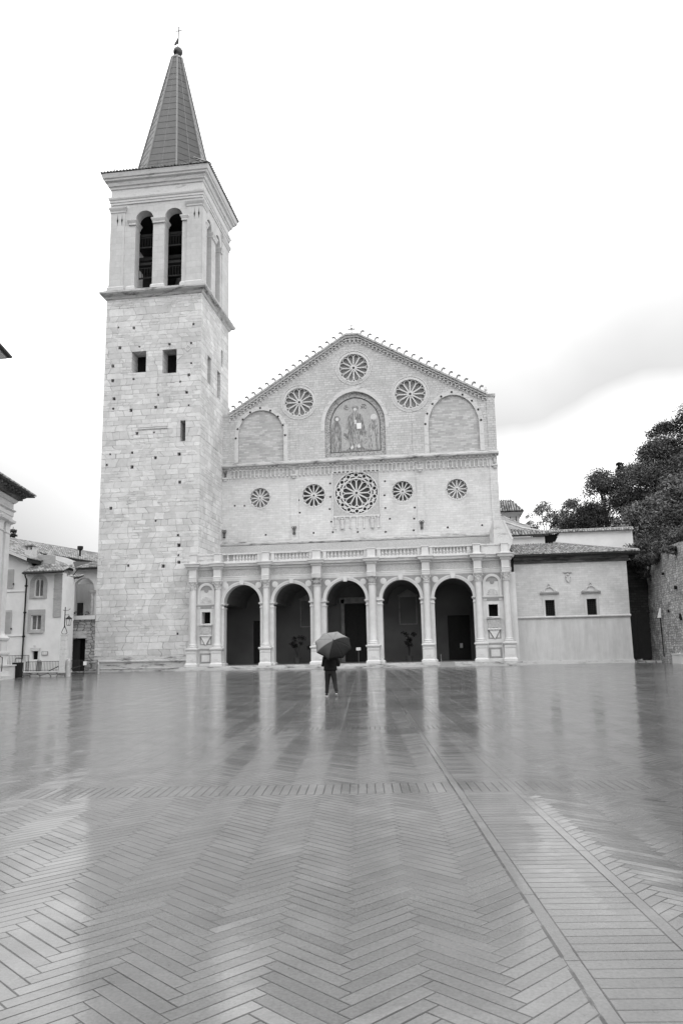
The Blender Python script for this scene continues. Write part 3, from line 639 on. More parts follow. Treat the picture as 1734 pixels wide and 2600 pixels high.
# panels and wall strips
st = MB()
for a, b, z0, z1 in ((-24.0,-23.14,13.4,21.5),(-16.28,-15.41,13.4,21.3),(-2.5,-1.72,13.4,21.3),(5.3,6.14,13.4,21.6)): st.box(a, b, FY-.09, FY, z0, z1)
islands(st, 'wall_strip', 'fac_low', C)
st = MB()
for a, b, z0, z1 in ((-24.0,-23.14,22.3,27.9),(-16.26,-15.36,22.3,26.8),(-2.76,-1.83,22.3,26.9),(5.32,6.2,22.3,28.4)): st.box(a, b, FY-.07, FY, z0, z1)
islands(st, 'wall_strip', 'fac_up', C)
islands(MB().box(-24.05,-23.1,FY-.15,FY,27.85,28.1).box(5.25,6.3,FY-.15,FY+.9,28.4,28.65), 'corner_cap', 'ledge', C)
islands(MB().lathe(-23.3,FY-.02,[(.1,28.1),(.16,28.3),(.08,28.5),(.14,28.7),(.02,29.05)],8).lathe(5.35,FY+.1,[(.14,28.6),(.2,28.85),(.1,29.0),(.17,29.2),(.02,29.6)],8), 'pinnacle', 'trim', C)
# string course with blind arcade
MB().prism([(FY-.1,21.75),(FY-.22,21.85),(FY-.5,21.95),(FY-.5,22.1),(FY-.35,22.2),(FY,22.4),(FY,21.75)], -24.05, 6.3, ax='x').build('string_course', 'ledge', C)
MB().box(-23.1, 5.3, FY-.03, FY, 20.75, 21.7).build('arcade_ground', 'infill', C)
ar = MB(); n_ar = 63; stp = (6.0 + 23.1) / n_ar
for i in range(n_ar + 1):
    x = -23.1 + i * stp
    if any(abs(x - q) < .3 for q in (-15.9, -2.1)): continue
    ar.lathe(x, FY-.1, [(.08,20.6),(.12,20.7),(.07,20.8),(.065,21.25),(.09,21.35)], 6)
    if i < n_ar: ar.arc(x + stp/2, 21.38, stp/2 - .1, stp/2 + .0, FY-.16, FY, n=6)
    ar.box(x-.06, x+.06, FY-.34, FY-.1, 21.72, 21.82)
ar.box(-23.3, 6.15, FY-.12, FY, 21.66, 21.76); ar.build('blind_arcade', 'trim', C)
# gable cornice
def gline(t, p, q): return (p[0] + (q[0]-p[0])*t, p[1] + (q[1]-p[1])*t)
GL = [(-23.15,28.05),(-9.84,36.5)]; GR = [(-8.43,36.5),(5.35,28.6)]
gc = MB()
for (p, q) in (GL, [(-9.84,36.5),(-8.43,36.5)], GR):
    gc.prism([(p[0],p[1]-.05),(q[0],q[1]-.05),(q[0],q[1]+.16),(p[0],p[1]+.16)], FY-.5, FY+1.0)
gc.build('gable_coping', 'ledge', C)
gm = MB()
for (p, q) in (GL, [(-9.84,36.5),(-8.43,36.5)], GR):
    gm.prism([(p[0],p[1]-.28),(q[0],q[1]-.28),(q[0],q[1]-.05),(p[0],p[1]-.05)], FY-.3, FY)
    Lg = math.hypot(q[0]-p[0], q[1]-p[1]); n_ = int(Lg/.46); ang = math.atan2(q[1]-p[1], q[0]-p[0])
    for i in range(n_):
        x, z = gline((i+.5)/n_, p, q); z -= .62
        gm.arc(x, z, .13, .22, FY-.2, FY, 0, PI, 6)
        x2, z2 = gline(i/n_, p, q); gm.box(x2-.06, x2+.06, FY-.2, FY, z2-.85, z2-.28)
gm.build('corbel_table', 'trim', C)
def crocket(x, z, s):
    pts = [(x - s*0, FY-.1, z-.1), (x - s*.06, FY-.1, z+.18), (x - s*.14, FY-.1, z+.38), (x - s*.3, FY-.1, z+.5), (x - s*.42, FY-.1, z+.44), (x - s*.4, FY-.1, z+.34)]
    return MB().tube(pts, [.09,.09,.1,.11,.13,.09], 7)
for i in range(17):
    x, z = gline((i+.85)/17.2, *GL); crocket(x, z+.12, 1).build('crocket', 'carved_grey', C, True)
for i in range(17):
    x, z = gline((i+.3)/17.2, *GR); crocket(x, z+.12, -1).build('crocket', 'carved_grey', C, True)
cr = MB(); cr.box(-9.4,-8.88,FY-.25,FY+.15,36.62,36.78).box(-9.22,-9.06,FY-.12,FY+.04,36.78,37.75).box(-9.46,-8.82,FY-.12,FY+.04,37.2,37.36)
for a, b in ((-9.46,37.28),(-8.82,37.28),(-9.14,37.72)): cr.ball((a, FY-.04, b), .12, 8, 6)
cr.build('apex_cross', 'trim', C)
# rose windows
def rose(nm, cx, cz, rr, k, gl):
    fr = MB()
    if nm in 'ABC':
        fr.arc(cx, cz, rr-.02, rr+.1, FY-.06, FY+.3, 0, 2*PI, 48); fr.arc(cx, cz, rr+.1, rr+.24, FY-.02, FY, 0, 2*PI, 48); fr.arc(cx, cz, rr+.3, rr+.4, FY-.05, FY+.02, 0, 2*PI, 48)
    else:
        fr.arc(cx, cz, rr-.02, rr+.1, FY-.05, FY+.3, 0, 2*PI, 48)
        if nm == 's4':
            fr.arc(cx, cz, rr+.12, rr+.26, FY-.03, FY, 0, 2*PI, 40)
            for sx in (-1,1):
                for sz in (-1,1): fr.arc(cx+sx*1.02, cz+sz*1.02, .09, .16, FY-.04, FY, 0, 2*PI, 14); fr.disc(cx+sx*1.02, cz+sz*1.02, .05, FY-.04, FY, 8)
    w = fr.build('rose_window', 'trim', C, True)
    MB().disc(cx, cz, rr+.05, FY+.34, FY+.5, 36).build('leaded_glass', 'glass_grey' if gl == 'g' else 'glass_dark', w)
    t = MB(); y0, y1 = FY+.04, FY+.24; yc = (y0+y1)/2
    R_ = rr if nm != 'M' else 1.58
    hub = R_*.15; dl = PI/k
    ra = R_*.80; re = ra*math.sin(dl)*.86
    tr = R_*.026+.012
    for i in range(k):
        th = PI/2 + dl + i*2*dl; c, s_q = math.cos(th), math.sin(th)
        pts = []
        def P_(rad, lat): return (cx + rad*c - lat*s_q, yc, cz + rad*s_q + lat*c)
        pts.append(P_(hub, .02*R_)); pts.append(P_(ra*.9, re*.97))
        for m in range(9):
            a = PI/2 - PI*m/8; pts.append(P_(ra + re*.98*math.cos(a)*1.0, re*math.sin(a)))
        pts.append(P_(ra*.9, -re*.97)); pts.append(P_(hub, -.02*R_))
        t.tube(pts, tr, 6)
        if nm in ('A','B','C'):   # interlaced outer arcs
            for sg in (-1, 1):
                t.tube([P_(ra+re*.5, sg*re*.75), P_(ra+re*1.0, sg*re*.99), P_(R_+.01, sg*re*1.18)], tr*.8, 5)
        if nm in ('s2',):
            t.arc(cx + R_*.93*math.cos(th+dl), cz + R_*.93*math.sin(th+dl), .07, .11, y0+.02, y1-.02, 0, 2*PI, 12)
    t.arc(cx, cz, hub*.6, hub, y0, y1, 0, 2*PI, 20); t.arc(cx, cz, hub*1.0, hub*1.25, y0+.04, y1, 0, 2*PI, 20)
    if nm == 'M':
        t.arc(cx, cz, 1.56, 1.70, y0, y1+.05, 0, 2*PI, 48)
        for i in range(14):
            th = PI/2 + i*2*PI/14; t.arc(cx+2.0*math.cos(th), cz+2.0*math.sin(th), .19, .29, y0, y1, 0, 2*PI, 18)
            th += PI/14; t.arc(cx+2.0*math.cos(th), cz+2.0*math.sin(th), .03, .17, y0, y1, 0, 2*PI, 14)
    t.build('tracery', 'white', w, True)
for q in roses: rose(*q)
# panel round the main rose
pn = MB(); pn.prism([(-11.58,15.95),(-6.54,15.95),(-6.54,20.85),(-11.58,20.85)], FY-.03, FY, [circle(-9.04,18.42,2.42,40)])
pn.build('rose_panel', 'frieze', C)
pf = MB()
for a, b, z0, z1 in ((-11.7,-11.58,14.5,20.9),(-6.54,-6.42,14.5,20.9),(-11.6,-6.5,15.78,15.95),(-11.6,-6.5,20.85,20.95)): pf.box(a, b, FY-.1, FY, z0, z1)
for x in (-11.35,-9.75,-9.03,-8.3,-6.75): pf.lathe(x, FY-.08, [(.11,14.5),(.11,14.58),(.06,14.65),(.06,15.55),(.12,15.7),(.12,15.8)], 8)
pf.build('panel_frame', 'trim', C)
def statue(x, z, h, mat='figure', y=FY-.2):
    m = MB(); m.lathe(x, y, [(.16*h,z),(.17*h,z+.1*h),(.13*h,z+.4*h),(.2*h,z+.62*h),(.19*h,z+.72*h),(.07*h,z+.78*h)], 8); m.ball((x, y-.02, z+.87*h), .11*h, 8, 6)
    m.tube([(x-.18*h,y,z+.7*h),(x-.26*h,y-.08,z+.85*h),(x-.16*h,y-.05,z+1.0*h)], .05*h, 5); m.tube([(x+.18*h,y,z+.7*h),(x+.26*h,y-.08,z+.85*h),(x+.16*h,y-.05,z+1.0*h)], .05*h, 5)
    return m.build('statue', mat, C, True)
for x in (-10.65, -7.4): statue(x, 14.5, 1.25, y=FY-.12)
for x in (-23.62,-15.9,-2.1,5.85):
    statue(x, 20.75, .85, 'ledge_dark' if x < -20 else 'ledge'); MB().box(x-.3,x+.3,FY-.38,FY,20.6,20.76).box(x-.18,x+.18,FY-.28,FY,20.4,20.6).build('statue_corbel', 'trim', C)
for x, z in ((-23.7,14.0),(-15.9,14.1),(-2.12,14.15)): statue(x, z, .9, 'ledge_dark', FY-.2)
MB().prism([(FY-.02,12.2),(FY-.55,12.2),(FY-.55,13.0),(FY-.75,13.05),(FY-.8,13.2),(FY-.35,13.35),(FY-.3,13.5),(FY,13.55)], -24.0, 5.9, ax='x').build('lower_cornice', 'ledge', C)
MB().box(-24.0,5.3,FY-.78,FY-.5,12.1,12.98).build('parapet_band', 'frieze', C)
MB().box(-24.0,5.3,FY-.3,FY-.1,10.16,12.1).build('terrace_wall', 'frieze', C)
# nave behind
nv = MB(); nv.prism([(-23,9),(5.4,9),(5.4,26.5),(-9.1,34.5),(-23,26.5)], FY+.9, 125); nv.build('nave', 'fac_low', C)
# inner wall seen through the porch arches, with doors
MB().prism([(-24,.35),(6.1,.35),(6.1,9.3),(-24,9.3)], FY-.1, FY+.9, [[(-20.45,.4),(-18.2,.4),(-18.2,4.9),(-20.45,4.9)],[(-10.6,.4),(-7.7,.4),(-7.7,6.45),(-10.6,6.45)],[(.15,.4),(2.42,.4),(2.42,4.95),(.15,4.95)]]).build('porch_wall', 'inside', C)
for a, b, z1 in ((-20.45,-18.2,4.9),(-10.6,-7.7,6.45),(.15,2.42,4.95)):
    d = MB().box(a, b, FY+.25, FY+.4, .4, z1).build('door', 'door', C)
    for k in (a+.12, (a+b)/2+.06):
        w_ = (b-a)/2-.2
        for j in range(3): MB().box(k, k+w_, FY+.21, FY+.25, .6+j*(z1-.7)/3, .4+(j+1)*(z1-.7)/3).build('door_panel', 'door', d)
    if a == .15: MB().box(1.3, 1.6, FY+.18, FY+.2, 1.6, 2.1).build('notice', 'sign', d)
ff = MB()
for a, b, z0, z1 in ((-10.95,-10.6,.4,6.9),(-7.7,-7.35,.4,6.9),(-11.1,-7.2,6.5,7.1)): ff.box(a, b, FY-.3, FY-.1, z0, z1)
ff.build('door_surround', 'inside_mid', C)
for a, b, z0, z1 in ((-4.85,-2.95,4.1,7.1),(-15.35,-13.3,4.1,7.0)):
    f_ = MB(); f_.prism([(a,z0),(b,z0),(b,z1),(a,z1)], FY-.2, FY-.1, [[(a+.12,z0+.12),(b-.12,z0+.12),(b-.12,z1-.12),(a+.12,z1-.12)]]); f_.box(a-.1,b+.1,FY-.28,FY-.1,z1,z1+.12); f_.prism([(a,z1+.12),(b,z1+.12),((a+b)/2,z1+.7)], FY-.25, FY-.1)
    f_.build('memorial_frame', 'inside_mid', C); MB().box(a+.1, b-.1, FY-.14, FY-.1, z0+.1, z1-.1).build('memorial_panel', 'inside', C)

# ------------------------------------------------------------------ portico
PY = 72.0
PT = thing('portico', 'white stone porch of five round arches topped by a balustrade', 'portico', (-9.2, 76, 0))
bays = [(-19.25,1.78),(-14.4,1.76),(-9.25,1.9),(-4.05,1.78),(.78,1.78)]
ZS, ZF = 6.26, .38
path = [(-24.5, ZF)]
for c, h in bays:
    path += [(c-h, ZF), ] + [(c - h*math.cos(PI*i/20), ZS + h*math.sin(PI*i/20)) for i in range(21)] + [(c+h, ZF)]
path += [(6.12, ZF), (6.12, 8.4), (-24.5, 8.4)]
NX1, NX2 = -22.78, 4.32
nh = [[(x-.42,4.4),(x+.42,4.4),(x+.42,5.5),(x-.42,5.5)] for x in (NX1, NX2)]
MB().prism(path, PY, PY+.95, nh).build('arcade_wall', 'white', PT)
for x in (NX1, NX2): MB().box(x-.5, x+.5, PY+.9, PY+.98, 4.3, 5.6).build('window_pane', 'black', PT)
sp2 = MB(); sx = [-21.1,-16.85,-11.9,-6.7,-1.66,3.0]
for i, (c, h) in enumerate(bays):
    a, b = sx[i]+.35, sx[i+1]-.35; r_ = h + .3
    for s0, s1 in ((a, c), (c, b)):
        L0 = s0 if s0 == a else s1
        pts = []
        for k in range(13):
            an_ = PI/2 + (PI/2*.93)*k/12 if s0 == a else PI/2 - (PI/2*.93)*k/12
            x = c + r_*math.cos(an_); pts.append((max(a, x) if s0 == a else min(b, x), ZS + r_*math.sin(an_)))
        pts = [p for p in pts if p[1] < 8.34]
        q = [(pts[0][0], 8.38), (L0, 8.38), (L0, pts[-1][1])] + pts[::-1]
        sp2.prism(q, PY-.02, PY)
for x in (NX1, NX2): sp2.box(x-.8, x+.8, PY-.02, PY, 7.6, 8.38)
islands(sp2, 'spandrel', 'panel', PT)
def ring(nm, c, z, r0, r1, y0, y1, mat, a0=0, a1=PI, n=28): return MB().arc(c, z, r0, r1, y0, y1, a0, a1, n).build(nm, mat, PT, True)
for c, h in bays:
    m = MB().arc(c, ZS, h-.01, h+.14, PY-.07, PY+.3, n=28).arc(c, ZS, h+.14, h+.28, PY-.11, PY, n=28); m.build('archivolt', 'white', PT, True)
    MB().prism([(c-.16,8.0),(c+.16,8.0),(c+.22,8.42),(c-.22,8.42)], PY-.26, PY).build('keystone', 'white', PT)
    for s in (-1, 1):
        x = c + s*(h-.02); z = 7.95; d = 1.62 + (.06 if h > 1.8 else 0)
        k = MB().disc(c + s*d, 7.95, .29, PY-.06, PY-.01, 22).disc(c + s*d, 7.95, .2, PY-.08, PY-.05, 18); k.build('roundel', 'pale_panel', PT)
        a, b = (c-h-.4, c-h) if s < 0 else (c+h, c+h+.4)
        MB().rect_loft(a, b, PY-.02, PY+.95, [(0,5.75),(.04,5.75),(.04,5.85),(0,5.9),(0,6.05),(.06,6.08),(.14,6.18),(.14,6.26),(0,6.28)]).build('impost', 'white', PT)
        MB().rect_loft(a, b, PY-.02, PY+.95, [(.12,ZF),(.12,ZF+.18),(.05,ZF+.26),(0,ZF+.3)]).build('pier_base', 'white', PT)
# columns on pedestals
def column(x, big=False):
    r_ = .36 if big else .31; y = PY-.28; w = .5 if not big else .55
    p = MB().rect_loft(x-w, x+w, y-w+.05, PY+.02, [(.1,ZF),(.1,ZF+.2),(0,ZF+.32),(0,1.55),(.03,1.6),(.0,1.62),(0,1.82),(.06,1.86),(.12,1.95),(.12,2.05),(0,2.08)]).build('pedestal', 'white', PT)
    pp = MB(); pp.box(x-w+.14, x+w-.14, y-w+.035, y-w+.05, .85, 1.5); pp.arc(x, 1.13, .11, .16, y-w+.0, y-w+.04, PI, 2*PI, 10); pp.box(x-w+.05,x+w-.05,y-w+.03,y-w+.05,1.64,1.8); pp.build('pedestal_carving', 'pale_panel', p)
    c = MB().rect_loft(x-r_-.12, x+r_+.12, y-r_-.12, y+r_+.12, [(0,2.06),(0,2.16)]).lathe(x, y, [(r_+.12,2.16),(r_+.15,2.23),(r_+.07,2.3),(r_+.1,2.37),(r_+.02,2.44),(r_,2.5),(r_*.99,4.5),(r_*.9,7.62),(r_+.05,7.66),(r_+.05,7.71)], 20).build('column', 'white', PT, True)
    k = MB().lathe(x, y, [(r_*.92,7.7),(r_*.95,7.95),(r_*1.1,8.12),(r_*1.35,8.3)], 16)
    for sx_ in (-1, 1):
        for sy_ in (-1, 1):
            k.tube([(x+sx_*.22,y+sy_*.22,7.9),(x+sx_*.33,y+sy_*.33,8.2),(x+sx_*.42,y+sy_*.42,8.26),(x+sx_*.44,y+sy_*.44,8.15),(x+sx_*.37,y+sy_*.37,8.13)], .045, 5)
        for q in range(4): k.ball((x+sx_*(.1+.1*(q%2)), y-.33, 7.85+.13*q), .07, 6, 4)
    k.rect_loft(x-r_-.1, x+r_+.1, y-r_-.1, y+r_+.1, [(0,8.3),(.04,8.38),(.04,8.42)])
    k.build('capital', 'ledge' if big else 'trim', PT)
    e = MB().rect_loft(x-r_-.04, x+r_+.04, y-r_-.04, PY, [(0,8.42),(0,8.56),(.03,8.57),(.03,8.74),(.07,8.78),(0,8.84),(0,9.5),(.05,9.54),(.1,9.6),(.14,9.75),(.3,9.8),(.34,9.98),(.42,10.05),(.42,10.12),(0,10.14)]).build('entablature_block', 'white', PT)
    MB().rect_loft(x-r_-.0, x+r_+.0, y-r_-.02, PY+.2, [(.06,10.14),(.06,10.25),(0,10.28),(0,10.95),(.06,11.0),(.06,11.1)]).build('balustrade_post', 'white', PT)
for i, x in enumerate((-23.98,-21.56,-16.85,-11.92,-6.72,-1.68,3.06,5.58)): column(x, i in (3, 4))
en = MB().rect_loft(-24.5, 6.12, PY, PY+.9, [(0,8.42),(0,8.56),(.03,8.57),(.03,8.74),(.07,8.78),(0,8.84)]); en.build('architrave', 'white', PT)
MB().box(-24.5, 6.12, PY+.02, PY+.9, 8.84, 9.52).build('frieze_band', 'frieze', PT)
MB().rect_loft(-24.5, 6.12, PY, 81.0, [(0,9.5),(.05,9.54),(.08,9.58),(.08,9.7),(.14,9.75),(.3,9.8),(.34,9.98),(.42,10.05),(.42,10.12),(0,10.14)]).build('porch_cornice', 'trim', PT)
dn = MB().box(-24.42, 6.0, PY-.09, PY-.05, 9.6, 9.69)
for i in range(150): x = -24.4 + i*.203; dn.box(x, x+.1, PY-.12, PY-.07, 9.58, 9.7)
dn.build('dentils', 'white', PT)
# balustrade
BY = 71.95
bl = MB(); bl.box(-24.55, 6.15, BY-.02, BY+.3, 10.95, 11.1).box(-24.55, 6.15, BY-.02, BY+.3, 10.14, 10.32)
bl.box(-24.5,-21.2, BY+.04, BY+.24, 10.3, 10.96).box(3.5,6.1, BY+.04, BY+.24, 10.3, 10.96).box(2.2,2.5,BY+.04,BY+.24,10.3,10.96)
BL = bl.build('balustrade', 'trim', PT)
bal = None; secs = [(-20.85,-17.75),(-16.1,-12.7),(-11.05,-7.45),(-5.85,-2.4),(-1.0,2.1)]
for a, b in secs:
    for k in range(10):
        if (a < -20 and k in (1,)) : continue
        x = a + (b-a)*(k+.5)/10
        if bal is None:
            bal = MB().lathe(x, BY+.14, [(.09,10.32),(.09,10.37),(.05,10.42),(.11,10.52),(.105,10.58),(.055,10.72),(.05,10.82),(.085,10.88),(.085,10.96)], 10).build('baluster', 'trim', BL, True); bx0 = x
        else: cop(bal, x - bx0)
for a, b in ((-17.75,-17.3),(-16.4,-16.1),(-12.7,-12.4),(-11.35,-11.05),(-7.45,-7.15),(-6.2,-5.85),(-2.4,-2.15),(-1.25,-1.0)):
    MB().box(a, b, BY+.02, BY+.26, 10.3, 10.96).build('balustrade_pier', 'white', PT)
# end bays: niches, windows, little pulpits
for x in (NX1, NX2):
    MB().arc(x, 7.45, .60, .84, PY-.1, PY, n=20).box(x-.84,x-.6,PY-.1,PY,6.28,7.45).box(x+.6,x+.84,PY-.1,PY,6.28,7.45).build('niche_arch', 'white', PT)
    MB().disc(x, 7.55, .21, PY-.03, PY, 18).build('roundel', 'panel', PT)
    sh = MB(); sh.box(x-.58, x+.58, PY-.02, PY, 6.3, 7.05)
    for k in range(9):
        a = PI*(k+.5)/9; sh.tube([(x+.08*math.cos(a),PY-.03,6.35),(x+.5*math.cos(a),PY-.06,6.35+.6*math.sin(a))], [.015,.05], 5)
    sh.build('shell_relief', 'pale_panel', PT)
    MB().rect_loft(x-.86, x+.86, PY-.04, PY, [(0,5.85),(.0,6.02),(.06,6.08),(.14,6.18),(.14,6.26),(0,6.28)]).build('impost', 'white', PT)
    MB().box(x-.55,x+.55,PY-.06,PY-.04,5.85,6.02).build('niche_shadow_band', 'panel', PT)
    MB().prism([(x-.58,4.3),(x+.58,4.3),(x+.58,5.75),(x-.58,5.75)], PY-.05, PY, [[(x-.42,4.4),(x+.42,4.4),(x+.42,5.5),(x-.42,5.5)]]).build('window_frame', 'pale_panel', PT)
    MB().rect_loft(x-.58, x+.58, PY-.22, PY, [(.02,4.15),(.06,4.2),(.06,4.3),(0,4.32)]).build('window_sill', 'ledge', PT)
    pb = MB().box(x-.56, x+.56, PY-.18, PY, 3.28, 4.15); pb.box(x-.3,x+.3,PY-.21,PY-.18,3.42,4.0); pb.build('pulpit_panel', 'frieze', PT)
    MB().rect_loft(x-.56, x+.56, PY-.2, PY, [(.04,3.18),(.06,3.26),(0,3.3)]).build('pulpit_rim', 'white', PT)
    MB().prism([(x-.5,3.18),(x+.5,3.18),(x+.34,2.95),(x,2.36),(x-.34,2.95)], PY-.16, PY).build('pulpit_bracket', 'pale_panel', PT)
    MB().box(x-.58,x+.58,PY-.02,PY,2.38,3.2).build('marble_inlay', 'panel', PT)
    for s in (-1,1): MB().prism([(x+s*.45,2.98),(x+s*.45,2.48),(x+s*.2,2.48)], PY-.035, PY-.02).build('marble_inlay', 'pale_panel', PT)
    MB().box(x-.58,x+.58,PY-.03,PY,1.85,2.03).box(x-.58,x+.58,PY-.03,PY,.62,1.6).build('marble_inlay', 'panel', PT)
    MB().box(x-.4,x+.4,PY-.05,PY-.03,.8,1.42).build('marble_inlay', 'pale_panel', PT)
    MB().rect_loft(x-.7, x+.7, PY-.04, PY, [(.03,ZF),(.03,ZF+.2),(0,ZF+.25)]).build('pier_base', 'white', PT)
# floor, steps, vaults, roof
stp_ = MB(); stp_.box(-25.1, 6.6, 71.05, 81.2, .2, .375).box(-25.35, 6.95, 70.75, 81.2, -.1, .2); stp_.build('porch_steps', 'ledge', PT)
MB().box(-24.3, 6.0, 73.2, 81.15, .375, .385).build('porch_floor', 'inside_mid', PT)
vp = [(-24.4, 9.48), (-24.4, 6.3)]
for c, h in bays:
    h2 = 1.95 if h < 1.85 else 2.15; vp += [(c-h2, 6.3)] + [(c - h2*math.cos(PI*i/14), 6.3 + h2*math.sin(PI*i/14)) for i in range(1, 14)] + [(c+h2, 6.3)]
vp += [(6.05, 6.3), (6.05, 9.48)]
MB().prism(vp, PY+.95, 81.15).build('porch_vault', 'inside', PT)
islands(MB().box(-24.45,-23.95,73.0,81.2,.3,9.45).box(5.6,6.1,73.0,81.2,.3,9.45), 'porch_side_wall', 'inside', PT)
MB().prism([(4.75,10.2),(6.05,10.2),(6.55,11.55),(5.8,13.45),(4.85,13.5)], 73.2, 80.5).build('end_buttress', 'trim', PT)
MB().prism([(5.7,13.4),(5.85,13.5),(6.6,11.6),(6.42,11.55)], 73.15, 80.5).build('buttress_coping', 'white', PT)
MB().box(6.12,6.45,PY-.02,PY+1,ZF,8.4).build('end_pilaster', 'white', PT)

rp = thing('access_ramp', 'small grey metal ramp against the porch step below the rightmost arch', 'ramp', (0, 70.4, 0))
MB().prism([(69.7,.0),(70.75,.0),(71.05,.0),(71.05,.40),(70.9,.40)], -.62, .58, ax='x').build('ramp_plate', 'steel', rp)
MB().tube([(-.6,70.95,.38),(-.6,70.95,1.1)], .02, 6).build('post', 'steel', rp)
sg = thing('notice_stand', 'thin stand with a small white card in front of the dark main door', 'notice stand', (-8.5, 75, .385))
MB().tube([(-8.5,75,.39),(-8.5,75,1.65)], .02, 6).build('pole', 'steel', sg); MB().lathe(-8.5,75,[(.18,.386),(.18,.41),(.02,.43)],12).build('base', 'steel', sg)
MB().loft([[(-8.72,74.9,1.58),(-8.28,74.9,1.58),(-8.28,74.93,1.58),(-8.72,74.93,1.58)],[(-8.72,75.02,1.86),(-8.28,75.02,1.86),(-8.28,75.05,1.86),(-8.72,75.05,1.86)]]).build('card', 'sign', sg)

# ------------------------------------------------------------------ foliage
def leaves(mb, clumps, per, size, q, flat=.0):
    for (cx, cy, cz, cr_) in clumps:
        for i in range(per):
            d = Vector((q.gauss(0,1), q.gauss(0,1), q.gauss(0,1))); d.normalize(); rr = cr_ * (q.random() ** .45)
            p = Vector((cx, cy, cz)) + Vector((d.x*rr, d.y*rr, d.z*rr*.75))
            n = (d + Vector((q.gauss(0,.6), q.gauss(0,.6), q.gauss(0,.6)+.6))).normalized(); t = n.orthogonal().normalized()
            a = q.uniform(0, 2*PI); t = (t*math.cos(a) + n.cross(t)*math.sin(a)); b = n.cross(t); s = size*q.uniform(.6, 1.35)
            mb.add([p - t*s, p - b*s*.45, p + t*s, p + b*s*.45], [(0,1,2,3)])
def make_tree(name, label, loc, H, RX, seed, mat, nclump=60, per=70, size=.22, trunk=.3, gap=1.0, low=.3, group='trees on the hillside'):
    q = random.Random(seed); x, y, z0 = loc; t = thing(name, label, 'tree', loc, group)
    tk = MB(); top = (x + q.uniform(-.4,.4), y, z0 + H*.62); tk.tube([(x,y,z0-1),(x+q.uniform(-.2,.2),y,z0+H*.3),top], [trunk, trunk*.75, trunk*.4], 7)
    cl = []
    for i in range(nclump):
        a = q.uniform(0, 2*PI); hh = q.uniform(low, 1.0); e = math.sin(PI*min(1, (hh-low)/(1-low)*.82+.18)) ** .6
        rr = RX * e * (q.random() ** .5) * q.uniform(.75, 1.12)
        cl.append((x + rr*math.cos(a), y + rr*math.sin(a), z0 + H*hh - RX*.1, RX*q.uniform(.2,.4)*gap))
    for i in range(0, nclump, 5):
        c = cl[i]; h0 = z0 + H*q.uniform(.25,.55); tk.tube([(x,y,h0),((x+c[0])/2,(y+c[1])/2,(h0+c[2])/2+.3),(c[0],c[1],c[2])], [trunk*.4, trunk*.22, .04], 5)
    tk.build('trunk', 'bark', t, True)
    lv = MB(); leaves(lv, cl, per, size, q); lv.build('crown', mat, t, fixn=False)
    return t
# potted shrubs under the porch
def potted(x, y, h, w, seed, label):
    q = random.Random(seed); t = thing('potted_shrub', label, 'potted plant', (x, y, .385), 'potted shrubs under the porch')
    MB().lathe(x, y, [(.24,.386),(.3,.6),(.36,.85),(.4,.88),(.4,.95),(.33,.95),(.3,.88)], 16).build('pot', 'pot', t, True)
    st_ = MB(); cl = []
    for i in range(11):
        a = q.uniform(0,2*PI); hh = h*q.uniform(.45,1); rr = w*q.uniform(.2,1); p = (x+rr*math.cos(a), y+rr*math.sin(a), .95+hh); st_.tube([(x,y,.9),(x+rr*.3*math.cos(a),y+rr*.3*math.sin(a),.95+hh*.5),p], [.03,.02,.01], 5); cl.append((*p, .3))
    st_.build('stem', 'bark', t); lv = MB(); leaves(lv, cl, 45, .09, q); lv.build('foliage', 'leaf_pot', t, fixn=False)
potted(-3.75, 77.5, 2.3, .95, 1, 'leggy dark shrub in a clay pot under the fourth porch arch')
potted(-15.0, 77.5, 2.1, .9, 2, 'bushy dark shrub in a clay pot under the second porch arch from the tower')
potted(-13.4, 77.8, 1.2, .5, 3, 'lower dark shrub in a pot at the right side of the second porch arch')

# ------------------------------------------------------------------ low chapel to the right
H = thing('chapel_wing', 'low brick wing with two small dark windows right of the porch', 'building', (11.4, 78, 0))
wn = [[(9.09,4.34),(9.94,4.34),(9.94,5.8),(9.09,5.8)], [(12.79,4.32),(13.65,4.32),(13.65,5.8),(12.79,5.8)]]
MB().prism([(6.46,4.2),(16.52,4.2),(16.58,9.45),(6.46,9.45)], 73, 73.7, wn).box(15.9,16.55,73.7,90,4.2,9.45).build('wall', 'chapel', H)
MB().box(6.46,16.5,72.96,73.7,0,4.2).box(15.9,16.5,73.7,90,0,4.2).build('base_wall', 'chapel_low', H)
MB().prism([(72.84,4.14),(72.8,4.22),(72.84,4.32),(72.95,4.34),(73.0,4.34),(73,4.1)], 6.46, 16.56, ax='x').build('string_course', 'chapel_low', H)
MB().box(6.46,16.56,72.9,72.97,-.05,.34).build('base_course', 'trim', H)
MB().prism([(73,9.2),(72.9,9.2),(72.85,9.3),(72.85,9.42),(72.7,9.5),(72.65,9.62),(72.6,9.8),(73,9.8)], 6.46, 16.75, ax='x').build('cornice', 'ledge_dark', H)  # deep eave shade put into the dark colour, along with staining
